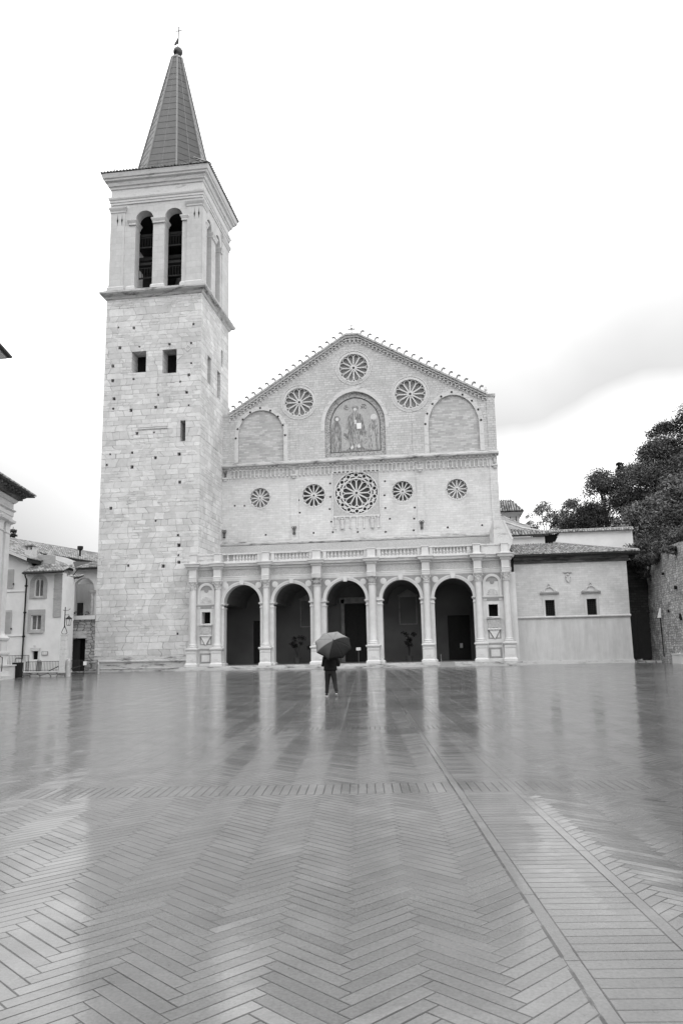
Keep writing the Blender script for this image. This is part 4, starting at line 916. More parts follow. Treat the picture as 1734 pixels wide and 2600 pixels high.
for (x0, x1) in ((9.09,9.94),(12.79,13.65)):
    c = (x0+x1)/2; f_ = MB(); z0, z1 = 4.33, 5.8
    f_.prism([(x0-.22,z0),(x1+.22,z0),(x1+.22,z1+.22),(x0-.22,z1+.22)], 72.93, 73.0, [[(x0,z0+.01),(x1,z0+.01),(x1,z1),(x0,z1)]])
    f_.box(x0-.2,x1+.2,72.95,73,6.02,6.3); f_.prism([(72.95,6.28),(72.75,6.4),(72.7,6.5),(73,6.52),(73,6.28)], c-.85, c+.85, ax='x')
    f_.arc(c, 6.52, .42, .52, 72.85, 73, 0, PI, 14).arc(c, 6.52, 0.01, .42, 72.95, 73, 0, PI, 14)
    for s in (-1,1): f_.ball((c+s*.68, 72.9, 6.58), .1, 8, 6).prism([(c+s*.54,6.52),(c+s*.62,6.52),(c+s*.54,6.75)], 72.9, 72.98)
    f_.box(c-.05,c+.05,72.88,72.94,7.0,7.32).box(c-.13,c+.13,72.88,72.94,7.12,7.22)
    w = f_.build('window', 'chapel_low', H); MB().box(x0-.02,x1+.02,73.3,73.4,z0-.02,z1+.02).build('pane', 'black', w)
    gr = MB()
    for i in range(5): gr.box(x0+.1+i*.16,x0+.12+i*.16,73.12,73.14,z0,z1)
    for i in range(7): gr.box(x0,x1,73.11,73.13,z0+.15+i*.2,z0+.17+i*.2)
    gr.build('grille', 'iron', w)
cst = MB().prism([(11.08,7.95),(11.5,7.95),(11.48,7.6),(11.3,7.35),(11.1,7.6)], 72.85, 73).rect_loft(10.95,11.62,72.9,73,[(0,8.22),(.05,8.3),(.05,8.36)]).ball((11.28,72.9,8.05),.14,8,6).ball((11.12,72.9,7.85),.09,8,6).ball((11.46,72.9,7.85),.09,8,6)
cst.build('crest', 'figure', H)
rf = MB(); slab(rf, [(6.5,72.2,9.93),(17.55,72.2,9.93),(11.2,80,11.85),(6.5,80,11.85)], .1); slab(rf, [(17.55,72.2,9.93),(17.55,88,9.93),(11.2,80,11.85)], .1)
rfo = rf.build('roof', 'tile_bed', H)
tiles('roof_tiles', rfo, (6.5,72.15,9.95), (17.55,72.15,9.95), (0,7.85,1.92), lambda t: 1 if t < .42 else max(.03, (1-t)/.58), .25, .4, .1, seed=5)
tiles('roof_tiles', rfo, (17.6,72.2,9.95), (17.6,88,9.95), (-6.3,0,1.92), lambda t: min(1, t/.5, (1-t)/.5) or .05, .3, .45, .11, seed=6)
MB().tube([(17.55,72.15,10.05),(14.4,76.1,11.0),(11.2,80,11.98)], .12, 6).build('hip_tiles', 'tile', rfo)
bm_ = MB()
for i in range(24): bm_.box(6.7+i*.45,6.8+i*.45,72.25,73,9.78,9.88)
bm_.build('rafter', 'timber', H)
MB().box(6.5,17.3,72.3,73.2,9.72,9.8).box(6.5,17.4,73.0,73.4,9.4,9.95).build('soffit', 'timber', H)

# buildings showing over the chapel roof
Q = thing('rear_house', 'pale rear building with a small tiled roof, showing above the chapel roof', 'building', (9, 84, 0))
MB().box(6.5,10.4,80.3,88,0,12.7).build('wall', 'plaster', Q)
r_ = MB(); slab(r_, [(6.3,79.8,12.85),(10.75,79.8,12.85),(10.2,82.5,13.35),(6.3,82.5,14.1)], .12); ro = r_.build('roof', 'tile_bed', Q)
tiles('roof_tiles', ro, (6.3,79.75,12.87), (10.8,79.75,12.87), (0,2.8,1.05), lambda t: 1 - .55*t, .3, .42, .12, seed=9)
MB().box(10.4,11.6,80.5,81,11.0,12.95).build('dark_gap', 'black', Q)
GW = thing('garden_wall', 'long pale rendered wall capped with a row of tiles, behind the chapel roof', 'wall', (15, 80.4, 0))
MB().prism([(11.4,11.0),(19.05,10.2),(19.05,13.0),(11.9,13.0),(11.2,11.7)], 80.2, 80.6).box(17.6,19.05,80.2,80.6,0,10.4).build('wall', 'plaster', GW)
tiles('coping_tiles', GW, (10.8,79.9,12.98), (19.2,79.9,12.98), (0,.55,.28), None, .24, .3, .1, seed=11)
MB().tube([(10.2,80.5,13.3),(19.2,80.5,13.33)], .09, 6).build('ridge_tiles', 'tile', GW)
TU = thing('turret', 'small square turret with a hipped tiled roof, rising beside the cathedral front', 'turret', (6.5, 97, 0))
MB().box(2,9.5,95.6,101,0,17.7).build('wall', 'fac_low', TU); MB().box(9.05,9.15,95.5,95.6,16.7,17.6).box(8.35,8.45,95.52,95.6,14,17.6).build('drainpipe', 'iron', TU)
MB().rect_loft(2.2,9.5,95.6,101,[(0,17.3),(.2,17.6),(.45,17.95)]).build('eaves', 'ledge', TU)
MB().loft([[(1.7,95.0,18.0),(10.05,95.0,18.0),(10.05,101.5,18.0),(1.7,101.5,18.0)],[(2.5,97.7,19.9),(8.9,97.7,19.9),(8.9,98.3,19.9),(2.5,98.3,19.9)]]).build('roof', 'tile_bed', TU)
tiles('roof_tiles', TU, (1.7,94.95,18.02),(10.05,94.95,18.02),(0,2.75,1.93), lambda t: 1 if t < .86 else (1-t)/.14, .28, .42, .11, seed=12)
PA = thing('curved_gable_wall', 'brick wall with a downward sweeping tiled edge, below the turret', 'wall', (8, 90, 0))
cp = [(6.2,17.0),(6.77,16.74),(7.4,16.35),(8.16,15.99),(9.06,15.6),(10.12,15.2)]
MB().prism([(6.2,9),(10.1,9),(10.1,14.9)] + cp[::-1], 90, 90.5).build('wall', 'fac_low', PA)
MB().tube([(a, 90.1, b+.05) for a, b in cp], .12, 6).build('coping', 'ledge', PA)
SD = thing('sloping_aisle_roof', 'short tiled slope descending from behind the end buttress of the porch', 'roof', (8, 84.5, 0))
slr = MB(); slab(slr, [(6.2,83,13.9),(10.9,83,13.3),(10.9,87,13.6),(6.2,87,15.1)], .15); slr.build('roof_slab', 'tile_bed', SD)
MB().tube([(6.2,83,15.0),(8.5,83,14.1),(11,83,13.62)], .1, 6).build('ridge_tiles', 'trim', SD)

# ------------------------------------------------------------------ retaining wall, lane and gate
RW = thing('retaining_wall', 'high rough rubble stone retaining wall at the right edge of the square', 'stone wall', (19.2, 68, 0))
rw = MB(); prof_ = [(50,9.0),(60,9.55),(64,9.75),(68,9.9),(71.0,9.7),(72.2,9.25),(73.0,8.8),(76,8.9),(80,9.2)]
q = random.Random(4); ys = [50+i*.75 for i in range(41)]
def topz(y):
    for (a, b), (c, d) in zip(prof_, prof_[1:]):
        if a <= y <= c: return b + (d-b)*(y-a)/(c-a)
    return 9
grid = []
for y in ys:
    col = []
    for k in range(13):
        z = topz(y)*k/12; xb = 18.95 - .0*y + .25*z/9 + (.35*max(0, (y-72.5))**.7*0) + q.uniform(-.07,.07)
        col.append((xb, y, z))
    grid.append(col)
vs = [p for c_ in grid for p in c_] + [(21.5, y, topz(y)) for y in ys]; n0 = len(ys)*13
fs = [(i*13+k, (i+1)*13+k, (i+1)*13+k+1, i*13+k+1) for i in range(len(ys)-1) for k in range(12)] + [(i*13+12, (i+1)*13+12, n0+i+1, n0+i) for i in range(len(ys)-1)]
rw.add(vs, fs); rw.build('masonry', 'rubble', RW)
for y, z, k in ((67.0,6.1,.3),(69.6,4.3,.22),(66.2,3.6,.5),(70.4,7.6,.2)):
    MB().prism([(y,z),(y+k*.6,z-k*.2),(y+k,z+k*.3),(y+k*.7,z+k*.9),(y+k*.1,z+k*.6)], 18.9, 19.1, ax='x').build('black_recess_patch', 'black', RW)  # black blocks stand for shaded holes; no recess is cut
MB().box(18.55,19.0,58,68.4,0,.72).box(18.5,19.0,58,68.4,.72,.8).build('stone_bench', 'white', RW)
MB().tube([(18.86,72.0,.5),(18.84,72.0,4.4)], .05, 6).build('drainpipe', 'iron', RW)
MB().prism([(18.55,3.9),(18.85,3.9),(18.9,4.75),(18.8,4.75)], 71.8, 71.9).build('plaque', 'sign', RW)
LW = thing('lane_shade_wall', 'added stone wall closing the narrow lane beside the chapel, lane shade put into its dark colour', 'wall', (17.8, 77, 0))
MB().box(16.5,19.2,76.5,77.1,4.5,9.3).build('masonry', 'lane_shade', LW)  # added to close the lane; its shade is in the dark colour
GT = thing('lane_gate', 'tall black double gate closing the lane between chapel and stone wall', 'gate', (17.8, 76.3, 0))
MB().box(16.56,17.75,76.3,76.4,.25,4.5).build('leaf', 'door', GT); MB().box(17.77,18.95,76.3,76.4,.25,4.5).build('leaf', 'door', GT)  # black leaves also stand for the shade of the deep lane
MB().box(16.55,18.95,73.2,76.3,-.1,.14).build('threshold', 'rubble2', GT)

# hedges over the wall
def hedge(label, boxes, seed, mat, size=.13, per=60):
    q = random.Random(seed); t = thing('hedge', label, 'hedge', (boxes[0][0], boxes[0][1], 0), 'hedges over the stone wall'); lv = MB(); cl = []
    for (x, y, z, r0) in boxes: cl += [(x+q.uniform(-.3,.3), y+q.uniform(-.3,.3), z+q.uniform(-.25,.25), r0*q.uniform(.5,.9)) for _ in range(6)]
    leaves(lv, cl, per, size, q); lv.build('foliage', mat, t, fixn=False)
    st = MB()
    for c in cl[::4]: st.tube([(c[0]+1.1,c[1]+.2,c[2]-.7),(c[0],c[1],c[2])], [.05,.015], 5)
    islands(st, 'stem', 'bark', t); return t
hedge('dark leafy hedge spilling over the top of the rubble wall', [(19.3+i*.1, 73.2-i*.85, 10.0+i*.05, 1.15) for i in range(12)] + [(18.75, 73.0-i*.5, 9.3, .55) for i in range(4)] + [(18.9, 69.0, 9.7, .5), (18.85, 66.6, 9.4, .5)] + [(20.6, 72-i, 11.0, 1.2) for i in range(8)] + [(18.4,78.5,10.9,1.0),(19.2,78.2,11.2,1.1),(17.9,78,10.4,.9),(20,76,11.5,1.3),(21,75,12,1.3)], 3, 'leaf_mid')
hedge('ivy hanging in the dark lane at the chapel corner', [(17.6+i*.35, 76.0-.3*i, 9.3, .8) for i in range(5)] + [(18.5,75.5,8.2,.7),(18.75,74.8,8.0,.5),(18.2,76.2,8.9,.8),(17.2,76.3,9.4,.6)], 5, 'leaf_dark', .1)

# ------------------------------------------------------------------ trees
make_tree('tree', 'thin airy tree with sky showing through, leftmost on the hillside', (14.6,112,11), 11.2, 3.6, 11, M['leaf_pale'], 56, 85, .14, .22, .8)
make_tree('tree', 'small airy tree right of the thin one, peeping over the garden wall', (18.6,112,12), 10.4, 3.4, 12, M['leaf_pale'], 60, 130, .14, .22, .9)
make_tree('tree', 'low rounded bush-like tree just right of the turret roof', (12.6,108,11), 7.0, 2.6, 13, M['leaf_dark'], 44, 110, .15, .2, .9)
make_tree('tree', 'broad dark tree with a pale feathery edge, behind the middle of the garden wall', (22.4,108,11), 14.4, 5.6, 14, M['leaf_mid'], 90, 250, .145)
make_tree('tree', 'dark round tree low on the slope behind the tile-capped wall', (19.6,104,10), 10.2, 4.3, 15, M['leaf_dark'], 80, 220, .14)
make_tree('tree', 'full dark tree below the conifer', (27.0,106,14), 12.0, 5.0, 16, M['leaf_mid'], 90, 250, .145)
make_tree('tree', 'large dense tree on the upper slope, right of the conifer', (31.0,110,17), 13.4, 5.4, 17, M['leaf_mid'], 95, 250, .15)
make_tree('tree', 'very dark tall tree at the right edge of the photo, highest on the hill', (36.5,112,20), 15.4, 5.6, 18, M['leaf_dark'], 100, 250, .15)
make_tree('tree', 'dark tree at the top right, second highest on the hill', (33.6,116,21), 13.2, 4.2, 19, M['leaf_dark'], 80, 240, .15)
make_tree('tree', 'dark tree filling the slope below the two highest ones', (32.0,100,14), 12.0, 5.4, 20, M['leaf_mid'], 90, 250, .145)
make_tree('tree', 'dark tree low at the foot of the slope above the hedge', (26.0,97,9), 10.5, 5.2, 21, M['leaf_dark'], 90, 250, .14)
make_tree('tree', 'pale feathery tree just right of the garden wall end', (21.8,88,8.5), 8.6, 3.6, 22, M['leaf_pale'], 80, 190, .14, .2, .95, .1)
make_tree('tree', 'pale feathery tree in front, between the other two pale ones', (25.2,87,10), 9.8, 3.8, 23, M['leaf_pale'], 85, 190, .14, .2, .95, .1)
make_tree('tree', 'pale feathery tree cut by the right edge of the photo', (28.6,86,11), 11.5, 4.0, 24, M['leaf_pale'], 90, 190, .14, .2, .95, .1)
make_tree('tree', 'dark dense shrub between hedge and pale trees', (23.0,80,7.5), 7.0, 3.6, 25, M['leaf_dark'], 80, 180, .13, .2, 1.0, .05)
make_tree('tree', 'soft mid-grey tree between the two airy trees and the broad dark one', (17.0,106,10.5), 8.2, 3.4, 26, M['leaf_mid'], 60, 130, .14, .22, .9)
def conifer(label, loc, H, rx, seed):
    q = random.Random(seed); x, y, z0 = loc; t = thing('conifer', label, 'tree', loc); MB().tube([(x,y,z0-1),(x,y,z0+H)], [.25,.04], 6).build('trunk', 'bark', t)
    lv = MB()
    for k in range(13):
        z = z0 + H*(.25+.75*k/13); w = rx*(1-.75*k/13)
        for m in range(7):
            a = q.uniform(0,2*PI); leaves(lv, [(x+w*f_*math.cos(a), y+w*f_*math.sin(a), z-.1*f_*w, .35) for f_ in (.35,.7,1.0)], 14, .15, q)
    lv.build('crown', 'leaf_dark', t, fixn=False)
conifer('small dark conifer standing out of the skyline of the hillside trees', (27.2,119,20), 9.3, 1.8, 31)
conifer('narrow dark conifer behind the large roof at the far left', (-56.9,95,9), 9.8, .8, 32)

# ------------------------------------------------------------------ left: church corner
CH = thing('corner_church', 'classical stone church corner with heavy tiled cornice, at the left edge', 'church', (-34.35, 57, 0))
TH = R(12.5); E0 = (-34.35, 57.0, 0)
def chb(mb, nm, mat, **k): mb.turn(TH, E0); return mb.build(nm, mat, CH, **k)
chb(MB().box(-9, -.25, -16, -.1, 0, 15), 'wall', 'plaster')
def pil(y0, y1, p=.0): 
    return MB().rect_loft(-.6, p, y0, y1, [(.35,.0),(.35,.95),(.28,1.0),(.22,1.05),(.22,1.75),(.34,1.85),(.36,2.0),(.2,2.05),(.2,2.85),(.3,2.95),(.34,3.1),(.12,3.3),(.02,3.45),(0,3.6),(0,11.3),(.06,11.35),(.06,11.42),(0,11.45),(.0,11.9),(.05,12.1),(.3,12.25),(.34,12.42),(.02,12.45)])
chb(pil(-1.1, -.1), 'pilaster', 'white'); chb(pil(-2.9, -1.9, .1), 'pilaster', 'white')
chb(MB().rect_loft(-9, .12, -16, -.05, [(0,12.45),(.0,12.75),(.05,12.76),(.05,13.1),(.2,13.2),(.2,13.26),(.02,13.3),(.02,13.8),(.12,13.85),(.25,14.0),(.3,14.1)]), 'entablature', 'trim')
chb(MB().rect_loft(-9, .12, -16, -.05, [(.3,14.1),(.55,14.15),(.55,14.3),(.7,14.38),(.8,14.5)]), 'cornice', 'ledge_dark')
md = MB()
for i in range(20): md.box(.5,1.2,-15.6+i*.8,-15.35+i*.8,14.36,14.55)
chb(md, 'modillion', 'ledge_dark')
chb(MB().rect_loft(-9, .12, -16, -.05, [(1.25,14.55),(1.3,14.63),(-1.5,15.5)]), 'roof', 'tile_bed')
def tl_rot(a, b, up, lf, seed):
    c, s = math.cos(TH), math.sin(TH); f = lambda p: (p[0]*c - p[1]*s, p[0]*s + p[1]*c, p[2])
    A = f(a); B = f(b); U = f(up); tiles('roof_tiles', CH, (A[0]+E0[0], A[1]+E0[1], A[2]), (B[0]+E0[0], B[1]+E0[1], B[2]), U, lf, .3, .42, .12, seed=seed)
tl_rot((1.45,-16,14.63), (1.45,1.25,14.63), (-2.8,0,.88), None, 21)
chb(MB().rect_loft(-9.5, -2.3, -16, -1.6, [(0,15),(0,25.0),(.3,25.2),(.6,25.7),(1.3,26.1),(1.3,26.3),(-1.5,27.8)]), 'upper_drum', 'ledge')
chb(MB().rect_loft(-9.5, -2.3, -16, -1.6, [(1.6,26.25),(1.65,26.4),(-1.5,28)]), 'upper_roof', 'tile_bed')
chb(MB().box(-1, .75, -7, 1.1, 0, .95).box(-1,.85,-7,1.2,.95,1.05), 'podium', 'white')
chb(MB().box(-1,1.3,-8,-1.6,0,.3).box(-1,1.0,-8,-1.5,.3,.6), 'steps', 'trim')
hr = thing('handrail', 'bent black iron handrail on the church steps at the left edge', 'handrail', (-32.7, 54, .5))
MB().tube([(-32.75,54.2,.55),(-32.75,54.2,1.62),(-32.9,54.0,1.75),(-32.6,51.5,1.8),(-32.5,51.4,.6)], .035, 6).build('rail', 'iron', hr, True)

# ------------------------------------------------------------------ left: houses
HA = thing('shuttered_house', 'plain pale plaster house with two closed grey shutters and a sloping tiled edge', 'house', (-43, 68, 0))
MB().prism([(-50,0),(-39.02,0),(-39.02,10.55),(-41,11.35),(-50,15.0)], 68, 76).build('wall', 'plaster', HA)
islands(MB().box(-50,-39.02,67.93,68,7.68,7.78).box(-50,-39.02,67.93,68,3.52,3.6), 'string_course', 'plaster', HA)
for z0, z1 in ((8.05,9.82),(3.86,5.98)):
    s_o = MB().box(-41.02,-40.38,67.9,68,z0,z1).build('shutter', 'shutter', HA); lv = MB()
    for i in range(int((z1-z0-.2)/.09)): lv.box(-40.95,-40.45,67.875,67.9,z0+.12+i*.09,z0+.16+i*.09)
    lv.box(-41.02,-40.38,67.87,67.9,(z0+z1)/2-.05,(z0+z1)/2+.05); lv.build('louvre', 'shutter', s_o)
    MB().box(-40.36,-40.3,67.85,68,z0+.3,z0+.45).build('hinge', 'iron', HA)
rr_ = MB(); slab(rr_, [(-50,67.2,15.3),(-38.5,67.2,10.62),(-38.5,76,10.62),(-50,76,15.3)], .28); ro = rr_.build('roof', 'timber', HA)
MB().prism([(-50,15.05),(-38.7,10.5),(-38.7,10.78),(-50,15.4)], 67.1, 67.25).build('verge_board', 'white', ro)
tiles('roof_tiles', ro, (-38.4,67.15,10.66), (-38.4,75.9,10.66), (-11.6,0,4.72), None, .28, .42, .11, seed=31)
chn = thing('chimney', 'stubby brick chimney with a small arched tile cap, on the left-hand house roof', 'chimney', (-39.45, 69, 10.6))
MB().box(-39.85,-39.02,68.7,69.5,10.2,11.75).build('stack', 'trim', chn); MB().box(-39.85,-39.75,68.7,69.5,11.75,12.05).box(-39.1,-39.02,68.7,69.5,11.75,12.05).box(-39.5,-39.36,68.7,69.5,11.75,12.05).build('support', 'trim', chn)
tiles('cap_tiles', chn, (-39.95,68.6,12.05), (-38.92,68.6,12.05), (0,1.0,.02), None, .34, .5, .15, seed=32)
MB().box(-38.9,-37.6,69.5,70.5,9.8,11.3).build('second_stack', 'brick_grey', chn)
dp = thing('drainpipe', 'long black iron drainpipe running down between the two plaster houses', 'drainpipe', (-39.05, 67.8, 1.4))
MB().tube([(-38.85,67.35,9.3),(-38.98,67.5,9.15),(-39.0,67.85,8.8),(-39.05,67.88,1.4)], .07, 8).build('pipe', 'iron', dp, True)
for z in (8.2,5.7,3.5): MB().tube([(-39.14,67.88,z),(-38.9,67.88,z)], .085, 6).build('bracket', 'iron', dp)
HB = thing('arched_window_house', 'pale plaster house with an arched upper window, a square lower window and a dark gutter', 'house', (-37.3, 68.5, 0))
wh = [archpts(-38.28,-37.37,7.16,8.45), [(-38.45,4.05),(-37.42,4.05),(-37.42,5.45),(-38.45,5.45)], [(-38.14,1.36),(-37.57,1.36),(-37.57,2.12),(-38.14,2.12)]]
MB().prism([(-39.0,0),(-35.5,0),(-35.5,9.35),(-39.0,9.35)], 68.02, 68.8, wh).box(-39,-36.5,68.8,72.5,0,9.3).build('wall', 'plaster', HB)
fo = MB(); o_ = archpts(-38.72,-36.97,6.98,8.35,.88); fo.prism(o_, 67.97, 68.02, [archpts(-38.28,-37.37,7.16,8.45)]); fo.build('window_surround', 'brick_grey', HB)
MB().prism([(-38.75,3.9),(-37.05,3.9),(-37.05,5.95),(-38.75,5.95)], 67.97, 68.02, [[(-38.45,4.05),(-37.42,4.05),(-37.42,5.45),(-38.45,5.45)]]).build('window_surround', 'brick_grey', HB)
islands(MB().box(-38.6,-37.15,67.85,68,3.8,3.92).box(-38.4,-37.25,67.9,68,7.0,7.08), 'window_sill', 'ledge', HB)
for a, b, z0, z1, ar in ((-38.28,-37.37,7.16,8.45,True),(-38.45,-37.42,4.05,5.45,False)):
    w_ = MB(); c = (a+b)/2
    if ar: w_.prism(archpts(a,b,z0,z1), 68.2, 68.26, [archpts(a+.08,c-.04,z0+.08,z1-.02,.36), archpts(c+.04,b-.08,z0+.08,z1-.02,.36)])
    else: w_.prism([(a,z0),(b,z0),(b,z1),(a,z1)], 68.2, 68.26, [[(a+.07,z0+.07),(c-.04,z0+.07),(c-.04,z1-.07),(a+.07,z1-.07)],[(c+.04,z0+.07),(b-.07,z0+.07),(b-.07,z1-.07),(c+.04,z1-.07)]])
    w = w_.build('window', 'frame', HB); cu = MB()
    for i in range(12):
        x = a + (b-a)*(i+.5)/12; cu.lathe(x, 68.4, [(.05,z0),(.04,z1 + (.4 if ar else 0))], 6)
    cu.build('curtain', 'curtain', w, True); MB().box(a,b,68.46,68.5,z0,z1+.4*ar).build('pane', 'curtain', w)
MB().box(-38.14,-37.57,68.3,68.4,1.36,2.12).build('dark_pane', 'black', HB)
MB().prism([(-38.28,2.14),(-37.45,2.14),(-37.35,2.42),(-38.35,2.42)], 67.93, 68.02).box(-37.57,-37.42,67.97,68.02,1.36,2.14).disc(-37.95,2.6,.1,67.95,68.02,10).build('small_window_surround', 'trim', HB)
nb = MB().box(-37.2,-36.6,67.96,68.02,1.72,2.1).build('letterbox_frame', 'panel', HB)
for i in range(3): MB().box(-37.1+i*.15,-37.0+i*.15,67.93,67.96,1.78,2.05).build('letterbox', 'sign', nb)
bp = MB().box(-36.27,-35.48,67.94,68.02,5.2,9.2); 
for z in (6.9,7.8): bp.box(-36.3,-35.45,67.9,68.0,z,z+.07)
bp.build('brick_pilaster', 'brick_grey', HB)
rb_ = MB(); slab(rb_, [(-39.2,67.3,9.4),(-35.0,67.3,9.4),(-36.3,70,10.1),(-39.2,70,10.5)], .12); ro = rb_.build('roof', 'timber', HB)
tiles('roof_tiles', ro, (-39.0,67.25,9.42), (-35.0,67.25,9.42), (0,2.7,1.0), lambda t: 1-.35*t, .3, .42, .12, seed=33)
MB().tube([(-39.0,67.2,9.3),(-35.05,67.2,9.36)], .09, 8).build('gutter', 'iron', HB, True)
LG = thing('loggia_house', 'pale house with a shadowed loggia above rough stone, beside the bell tower', 'house', (-37, 75, 0))
MB().prism([(-40.15,5.45),(-34.5,5.45),(-34.5,10.6),(-40.15,10.6)], 76.15, 76.7, [archpts(-38.45,-36.2,5.65,8.5,1.15)]).build('arch_wall', 'plaster', LG)
MB().box(-42,-34.5,81.4,81.7,5,10.6).build('back_wall', 'chapel_low', LG)
MB().box(-40.55,-39.9,81.3,81.4,5.3,7.4).build('door', 'door', LG)
MB().box(-41.7,-34.5,73,81.5,5.15,5.27).build('floor', 'trim', LG)
MB().box(-37.35,-36.95,73.0,73.35,5.5,9.2).build('white_post', 'white', LG)
MB().tube([(-36.88,72.9,5.4),(-36.88,72.9,9.6),(-36.4,72.8,10.2)], .06, 6).build('pipe', 'iron', LG)
MB().lathe(-36.3,76.1,[(.16,5.5),(.16,7.95),(.3,8.1),(.34,8.3)],10).build('column', 'trim', LG, True)
MB().box(-38.8,-34.5,73,73.35,5.27,5.54).build('sill', 'trim', LG)
lr = MB(); slab(lr, [(-37.9,75.3,10.55),(-34.45,75.3,10.55),(-34.45,79.3,11.5),(-40.2,79.3,11.8)], .15); ro = lr.build('roof', 'timber', LG)
tiles('roof_tiles', ro, (-37.9,75.25,10.57), (-34.45,75.25,10.57), (0,3.9,1.0), None, .28, .42, .11, seed=34)
lr = MB(); slab(lr, [(-37.4,72.2,9.26),(-36.0,72.2,9.26),(-36.0,73.3,9.6),(-37.4,73.3,9.65)], .1); ro2 = lr.build('small_roof', 'timber', LG)
tiles('roof_tiles', ro2, (-37.45,72.15,9.28), (-35.95,72.15,9.28), (0,1.1,.3), None, .28, .42, .11, seed=35)
MB().prism([(-43.8,9.3),(-37.7,9.3),(-37.7,10.9),(-41.3,12.3),(-43.8,12.9)], 79.3, 79.7).build('gable_wall', 'plaster', LG)
MB().prism([(-38.0,0),(-34.5,0),(-34.5,5.25),(-37.5,5.25),(-38.0,4.0)], 73.4, 74.4, [[(-37.05,.1),(-35.6,.1),(-35.6,3.3),(-36.85,3.3),(-37.05,3.05)]]).build('stone_wall', 'rubble2', LG)
MB().box(-37.1,-35.5,74.35,74.45,0,3.4).build('doorway', 'black', LG)
MB().box(-37.05,-36.3,73.7,73.8,.1,3.25).build('door_leaf', 'door', LG)
MB().box(-37.35,-35.45,73.25,73.42,3.33,4.02).build('lintel', 'ledge', LG)
q = random.Random(9)
fl_ = thing('balcony_plants', 'dark potted plants along the loggia ledge', 'plants', (-37, 73.2, 5.54))
lv = MB(); leaves(lv, [(-38.4,73.2,5.8,.3),(-37.9,73.2,5.75,.25),(-36.7,73.2,5.8,.3),(-36.0,73.2,5.75,.2),(-35.4,73.2,5.8,.3)], 50, .07, q); lv.build('foliage', 'leaf_dark', fl_, fixn=False)
BR = thing('long_roof_house', 'long house behind with a wide mottled tiled roof sloping down to the bell tower', 'house', (-44, 84, 0))
E1, E2, G1, G2 = (-44.7,72.1,12.7), (-38.6,105,12.7), (-53.6,71.5,15.5), (-46.6,105,15.5)
wl = MB(); wl.loft([[(E1[0]-.5,E1[1],0),(E2[0]-.5,E2[1],0),(-50,105,0),(-53,72,0)],[(E1[0]-.5,E1[1],12.6),(E2[0]-.5,E2[1],12.6),(-50,105,12.6),(-53,72,12.6)]]); wl.build('wall', 'plaster', BR)
rr_ = MB(); slab(rr_, [E1, E2, G2, G1], .2); ro = rr_.build('roof', 'tile_bed', BR)
tiles('roof_tiles', ro, E1, E2, (-8.4,.6,2.8), None, .34, .5, .13, seed=36)
MB().tube([G1, G2], .15, 6).build('ridge_tiles', 'tile', ro)
MB().lathe(-43.8,88,[(.12,13.2),(.12,14.2),(.35,14.4),(.35,14.75)],10).build('flue', 'iron', ro)
# ------------------------------------------------------------------ left: street furniture
b_ = thing('litter_bin', 'black litter bin with a hoop top, on the wet paving at the far left', 'litter bin', (-33.7, 58, 0))
MB().loft([[(-33.97,57.75,.02),(-33.42,57.75,.02),(-33.42,58.25,.02),(-33.97,58.25,.02)],[(-34.02,57.7,1.15),(-33.33,57.7,1.15),(-33.33,58.3,1.15),(-34.02,58.3,1.15)],[(-34.02,57.7,1.2),(-33.33,57.7,1.2),(-33.33,58.3,1.2),(-34.02,58.3,1.2)]]).build('body', 'bin', b_)
MB().tube([(-33.95,58,1.18),(-33.93,58,1.48),(-33.85,58,1.55),(-33.5,58,1.53),(-33.4,58,1.47),(-33.42,58,1.18)], .035, 6).build('hoop', 'bin', b_, True)
islands(MB().tube([(-34.12,58,.5),(-34.14,58,1.2)], .04, 6).tube([(-33.25,58,.5),(-33.2,58,1.2)], .04, 6), 'side_post', 'steel', b_)
lw = thing('low_wall', 'low stained stone wall in front of the left houses', 'low wall', (-32.5, 59.8, 0))
MB().box(-34.6,-30.55,59.9,60.6,0,.34).build('masonry', 'rubble2', lw); MB().box(-34.65,-30.45,59.85,60.65,.34,.44).build('coping', 'white', lw)
def fence(label, pts, z0, z1, stepx=.13):
    t = thing('railing', label, 'railing', (*pts[0], z0), 'black iron railings by the left houses'); rl = MB(); brs = MB()
    for a, b in zip(pts, pts[1:]):
        rl.tube([(*a, z1), (*b, z1)], .022, 5); rl.tube([(*a, z0+.08), (*b, z0+.08)], .018, 5)
        n = int(math.hypot(b[0]-a[0], b[1]-a[1])/stepx)
        for i in range(n+1): x = a[0]+(b[0]-a[0])*i/n; y = a[1]+(b[1]-a[1])*i/n; brs.tube([(x,y,z0),(x,y,z1)], .018, 4)
    rl.build('rail', 'iron', t); brs.build('bars', 'iron', t)
    for p in pts: MB().tube([(*p, z0-.3 if z0 > .3 else z0), (*p, z1+.02)], .03, 6).build('post', 'iron', t)
fence('iron railing on top of the low stained wall', [(-34.3,60.3),(-31.35,60.3)], .44, 1.22)
fence('taller iron railing in front of the pale house, further back', [(-38.2,63.2),(-35.75,63.2)], .4, 1.75)
fence('iron railing by the dark doorway, with a small white sign', [(-32.9,65),(-31.6,65.1),(-31.0,66.4)], .0, 1.22)
def bollard(x, y, z0, h, r0, label):
    t = thing('stone_bollard', label, 'bollard', (x, y, z0), 'stone bollards by the railings')
    MB().lathe(x, y, [(r0,z0),(r0*1.02,z0+h*.1),(r0*.9,z0+h*.75),(r0*.95,z0+h*.78),(r0*.8,z0+h*.9),(r0*.45,z0+h*.98),(.02,z0+h)], 14).build('shaft', 'carved_grey' if z0 > .3 else 'frieze', t, True)
bollard(-33.3, 60.5, .44, .95, .21, 'dark rounded stone bollard on the low wall between railing bars')
bollard(-30.48, 60.0, .0, 1.42, .2, 'pale round-topped stone bollard beside the tall lamp pillar')
